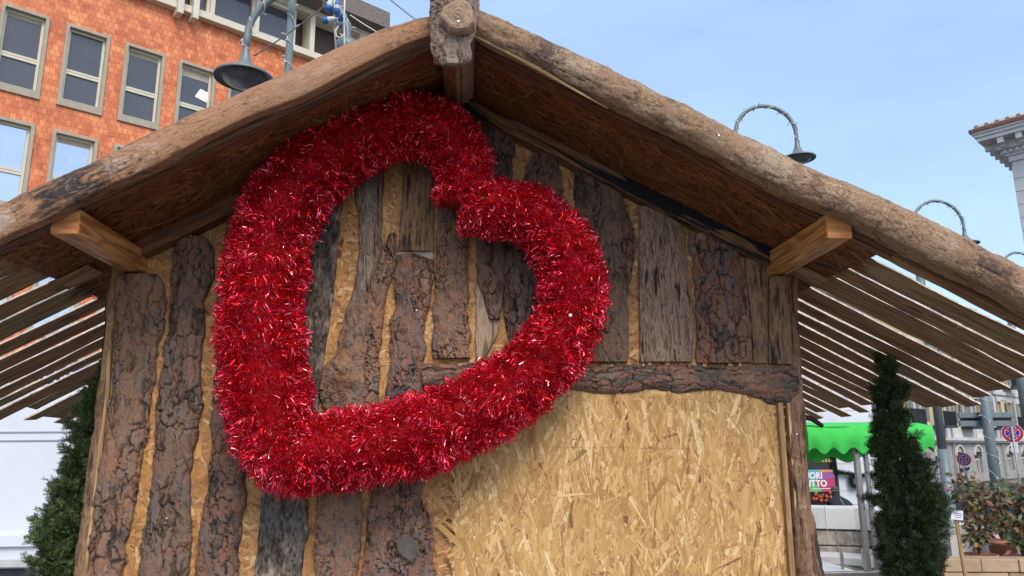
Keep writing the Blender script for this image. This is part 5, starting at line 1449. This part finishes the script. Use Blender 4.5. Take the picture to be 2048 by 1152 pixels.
# arching sprays that reach out to the right of the right-hand conifer
# potted shrubs with autumn leaves
M['terracotta'] = plain('terracotta_pot', (.42, .17, .10), .8, 0, .15, 10)
M['autumn'] = m_leaf('autumn_leaves', [(.06, .09, .035), (.11, .13, .05), (.16, .17, .07), (.26, .19, .07), (.30, .17, .06), (.14, .15, .07), (.42, .11, .10), (.14, .06, .05), (.13, .15, .08), (.22, .22, .12)])
M['autumn2'] = m_leaf('turning_green_leaves', [(.18, .20, .10), (.04, .08, .03), (.07, .11, .04), (.10, .13, .05), (.20, .18, .06), (.13, .10, .05), (.28, .10, .05), (.06, .10, .05)])
def leafset(name, c, d, L, W, mat, parent, g):
    n = len(c); s = np.cross(d, g.normal(0, 1, (n, 3))); s /= np.linalg.norm(s, axis=1)[:, None]; nn2 = np.cross(d, s)
    L = L[:, None]; W = W[:, None]
    P_ = [c, c+d*L*.3-s*W+nn2*W*.25, c+d*L*.3+s*W+nn2*W*.25, c+d*L*.7-s*W*.8+nn2*W*.1, c+d*L*.7+s*W*.8+nn2*W*.1, c+d*L-nn2*W*.4, c+d*L*.35, c+d*L*.7-nn2*W*.1]
    V = np.stack(P_, 1).reshape(-1, 3); b = (np.arange(n)*8)[:, None]
    tri = np.concatenate([b+np.array([0, 1, 6]), b+np.array([0, 6, 2]), b+np.array([3, 5, 7]), b+np.array([7, 5, 4])]); qd = np.concatenate([b+np.array([1, 3, 7, 6]), b+np.array([6, 7, 4, 2])])
    return npmesh(name, V, [tri, qd], mat, parent, False)
def shrub(u, D, vbase, vtop, wpx, n, seed, mat, label, stems=7):
    g = np.random.default_rng(seed); b0 = PD(u, vbase, D); zt4 = PD(u, vtop, D)[2]; H = zt4-b0[2]; Rw = wpx/FPX*D/2
    T_ = thing('potted_shrub', (b0[0], b0[1], b0[2]-.22), label, 'shrub', 'autumn shrubs in terracotta pots')
    MB().lathe((b0[0], b0[1], b0[2]), [(.0, -.22), (.075, -.22), (.105, -.03), (.118, -.03), (.120, .0), (.108, .0), (.10, -.03), (0, -.03)], 24).build('pot', M['terracotta'], T_, True)
    cs = []; ds = []
    for k in range(stems):
        a = g.uniform(0, 2*pi); sp = Rw*g.uniform(.3, .95); top = b0+np.array([cos(a)*sp, sin(a)*sp*.6, H*g.uniform(.75, 1.0)])
        m1 = b0*.5+top*.5+np.array([g.normal(0, .02), g.normal(0, .02), 0]); m1 = m1+np.array([0, 0, .02])
        MB().tube([b0, m1, top], [.006, .004, .002], 5).build('stem', M['stem'], T_, True)
        m = n//stems; f = g.uniform(.12, 1.0, m)[:, None]; q = (1-f)**2*b0+2*f*(1-f)*m1+f**2*top
        an = g.uniform(0, 2*pi, m); r2 = Rw*.36*g.random(m)
        cs.append(q+np.stack([np.cos(an)*r2, np.sin(an)*r2, g.normal(0, .015, m)], -1))
        dd = np.stack([np.cos(an), np.sin(an), g.normal(-.35, .55, m)], -1); ds.append(dd/np.linalg.norm(dd, axis=1)[:, None])
    c = np.concatenate(cs); d = np.concatenate(ds); m = len(c)
    leafset('foliage', c, d, g.uniform(.036, .064, m), g.uniform(.010, .017, m), mat, T_, g)
shrub(1958, 5.2, 1108, 940, 120, 430, 81, M['autumn'], 'pot shrub with red and orange autumn leaves right of the wooden stake')
shrub(2046, 5.1, 1112, 960, 100, 400, 82, M['autumn2'], 'pot shrub with green and brown leaves cut by the right frame edge')
shrub(2004, 6.0, 1080, 955, 120, 300, 83, M['autumn2'], 'sparser shrub standing behind the gap between the two front pots')
# block wall carrying the pots
M['block'] = plain('tan_clay_block', (.46, .32, .20), .85, 0, .22, 6, .3)
M['block2'] = plain('brown_clay_block', (.33, .21, .13), .85, 0, .22, 6, .3)
bw = thing('block_wall', PD(1980, 1140, 5)*np.array([1, 1, 0]), 'low dry-laid wall of tan clay blocks under the potted shrubs', 'wall')
ztp = PD(1930, 1117, 4.95)[2]; xs0 = PD(1893, 1117, 4.95); dr = np.array([.985, -.17, 0]); dn = np.array([.17, .985, 0])
for r_ in range(9):
    zz = ztp-.085*(r_+1); x = -.02+(.13 if r_ % 2 else 0)-(.0 if r_ else 0)
    if r_ % 2: 
        c = xs0*np.array([1, 1, 0])+dr*(.05)+dn*.08+Z3*(zz+.0425); MB().obox(c, dr, dn, Z3, .15, .16, .080).build('block', M['block'], bw, False, .005)
    while x < 1.3:
        l_ = R_.uniform(.22, .28)
        c = xs0*np.array([1, 1, 0])+dr*(x+l_/2)+dn*(.08+R_.uniform(-.006, .006))+Z3*(zz+.0425)
        MB().obox(c, dr, dn, Z3, l_-.004, .16, .080).build('block', M['block'] if R_.random() < .5 else M['block2'], bw, False, .006); x += l_
MB().obox(xs0*np.array([1, 1, 0])+dr*.85+dn*.42+Z3*(ztp-.13), dr, dn, Z3, 1.6, .5, .03).build('shelf', M['block2'], bw)
# wooden stake with a price card
sa, sb = PD(1912, 1036, 4.7), PD(1934, 1175, 4.7)
stk = thing('label_stake', sb, 'pale wooden stake with a small white handwritten card', 'label')
MB().beam(sb, sa, (0, -1, 0), .022, .010).build('stake', M['cutwood'], stk, False, .001)
ca = PD(1914, 1030, 4.68)
MB().obox(ca, (.99, .02, -.12), (0, 1, 0), (.12, 0, .99), .078, .003, .058).build('card', plain('white_card', (.72, .72, .78), .6, 0, .03), stk)
for k, (l_, cz, cm) in enumerate(((.05, .010, 'sblue'), (.055, -.001, 'sblue'), (.04, -.014, 'sred'))):
    MB().obox(ca+np.array([.004, -.0035, cz]), (.99, .02, -.12), (0, 1, 0), (.12, 0, .99), l_, .001, .0025).build('handwriting', M[cm], stk)

# ================================================================ WHITE TRAILER AT LEFT
M['van'] = plain('white_trailer_paint', (.66, .69, .73), .4, 0, .05, 1.2)
M['vanline'] = plain('grey_trim_rubber', (.30, .26, .32), .5, 0, .1)
M['navy'] = plain('navy_sign', (.012, .028, .17), .5, 0, .1)
YT = 5.6
def tz(v): return P(80, v, YT)[2]
xe_ = P(330, 900, YT)[0]
tr = thing('market_trailer', (xe_-3, YT+1.1, 0), 'white market trailer with a navy lettered sign board, behind the left eave boards', 'trailer')
ztop_ = tz(772)
MB().box(xe_-6.5, xe_, YT, YT+2.2, .42, ztop_).build('body', M['van'], tr, False, .03)
for v in (864, 881): MB().box(xe_-6.45, xe_-.03, YT-.010, YT-.001, tz(v)-.008, tz(v)+.006).build('trim_line', M['vanline'], tr)
MB().box(xe_-6.45, xe_-.03, YT-.045, YT-.002, tz(1092), tz(1068)).build('step_rail', M['van'], tr, False, .006)
MB().box(xe_-6.4, xe_-.06, YT+.05, YT+2.1, .30, .42).build('chassis', M['iron'], tr)
MB().box(xe_-6.45, xe_-.05, YT-.008, YT-.001, .44, tz(1118)).build('lower_panel', M['greyp'], tr)
for wx_ in (-4.4, -3.5):
    W_ = MB().lathe((xe_+wx_, YT+.02, .32), [(0, 0), (.18, 0), (.2, .02), (.30, .0), (.32, .03), (.32, .2), (0, .2)], 28, (0, 1, 0)).build('wheel', M['iron'], tr, True)
    MB().lathe((xe_+wx_, YT+.015, .32), [(0, -.02), (.10, -.015), (.17, .01)], 20, (0, 1, 0)).build('rim', M['galv'], W_, True)
MB().tube([(xe_, YT+1.1, .45), (xe_+.9, YT+1.1, .45)], .04, 8).build('drawbar', M['iron'], tr)
# sign board on the roof edge
sx0, sx1 = P(24, 750, YT-.02)[0], P(214, 750, YT-.02)[0]
sz0, sz1 = tz(768), tz(733)
sg = MB().box(sx0, sx1+.5, YT-.03, YT+.02, sz0, sz1).build('sign_board', M['navy'], tr, False, .004)
MB().box(xe_-6.5, sx0-.01, YT-.02, YT+.02, ztop_+.001, sz1+.02).build('roof_fascia', M['van'], tr)
cr_ = P(60, 752, YT-.035)
rg = MB(); n_ = 40
for i in range(n_):
    a0, a1 = 2*pi*i/n_, 2*pi*(i+1)/n_
    q = [(cos(a0)*.095, sin(a0)*.085), (cos(a1)*.095, sin(a1)*.085), (cos(a1)*.055, sin(a1)*.048), (cos(a0)*.055, sin(a0)*.048)]
    rg.add([(cr_[0]+x, YT-.034, cr_[2]+z) for x, z in q]+[(cr_[0]+x, YT-.031, cr_[2]+z) for x, z in q], [(0, 1, 2, 3), (0, 1, 5, 4), (2, 3, 7, 6)])
rg.build('yellow_ring', plain('yellow_paint', (.66, .70, .08), .5, 0, .05), sg)
t1 = P(76, 764, YT-.036); text('lettering', 'S', (t1[0], YT-.036, t1[2]), .20, M['wlet'], sg, 0, .002, 1.0, .006)
t1 = P(106, 764, YT-.036); text('lettering', 'HOUSE', (t1[0], YT-.036, t1[2]), .17, M['wlet'], sg, 0, .002, .86, .006)
# cream building behind the trailer
cbx = thing('cream_building', (-9, 12, 0), 'low cream rendered building behind the white trailer', 'building')
MB().box(-16, P(300, 700, 12)[0], 12, 16, -.1, P(100, 722, 12)[2]).build('wall', plain('cream_render', (.62, .58, .49), .8, 0, .07, 2), cbx)
MB().box(-16.1, P(300, 700, 12)[0]+.1, 11.85, 16.1, P(100, 722, 12)[2], P(100, 716, 12)[2]).build('roof_edge', M['conc'], cbx)
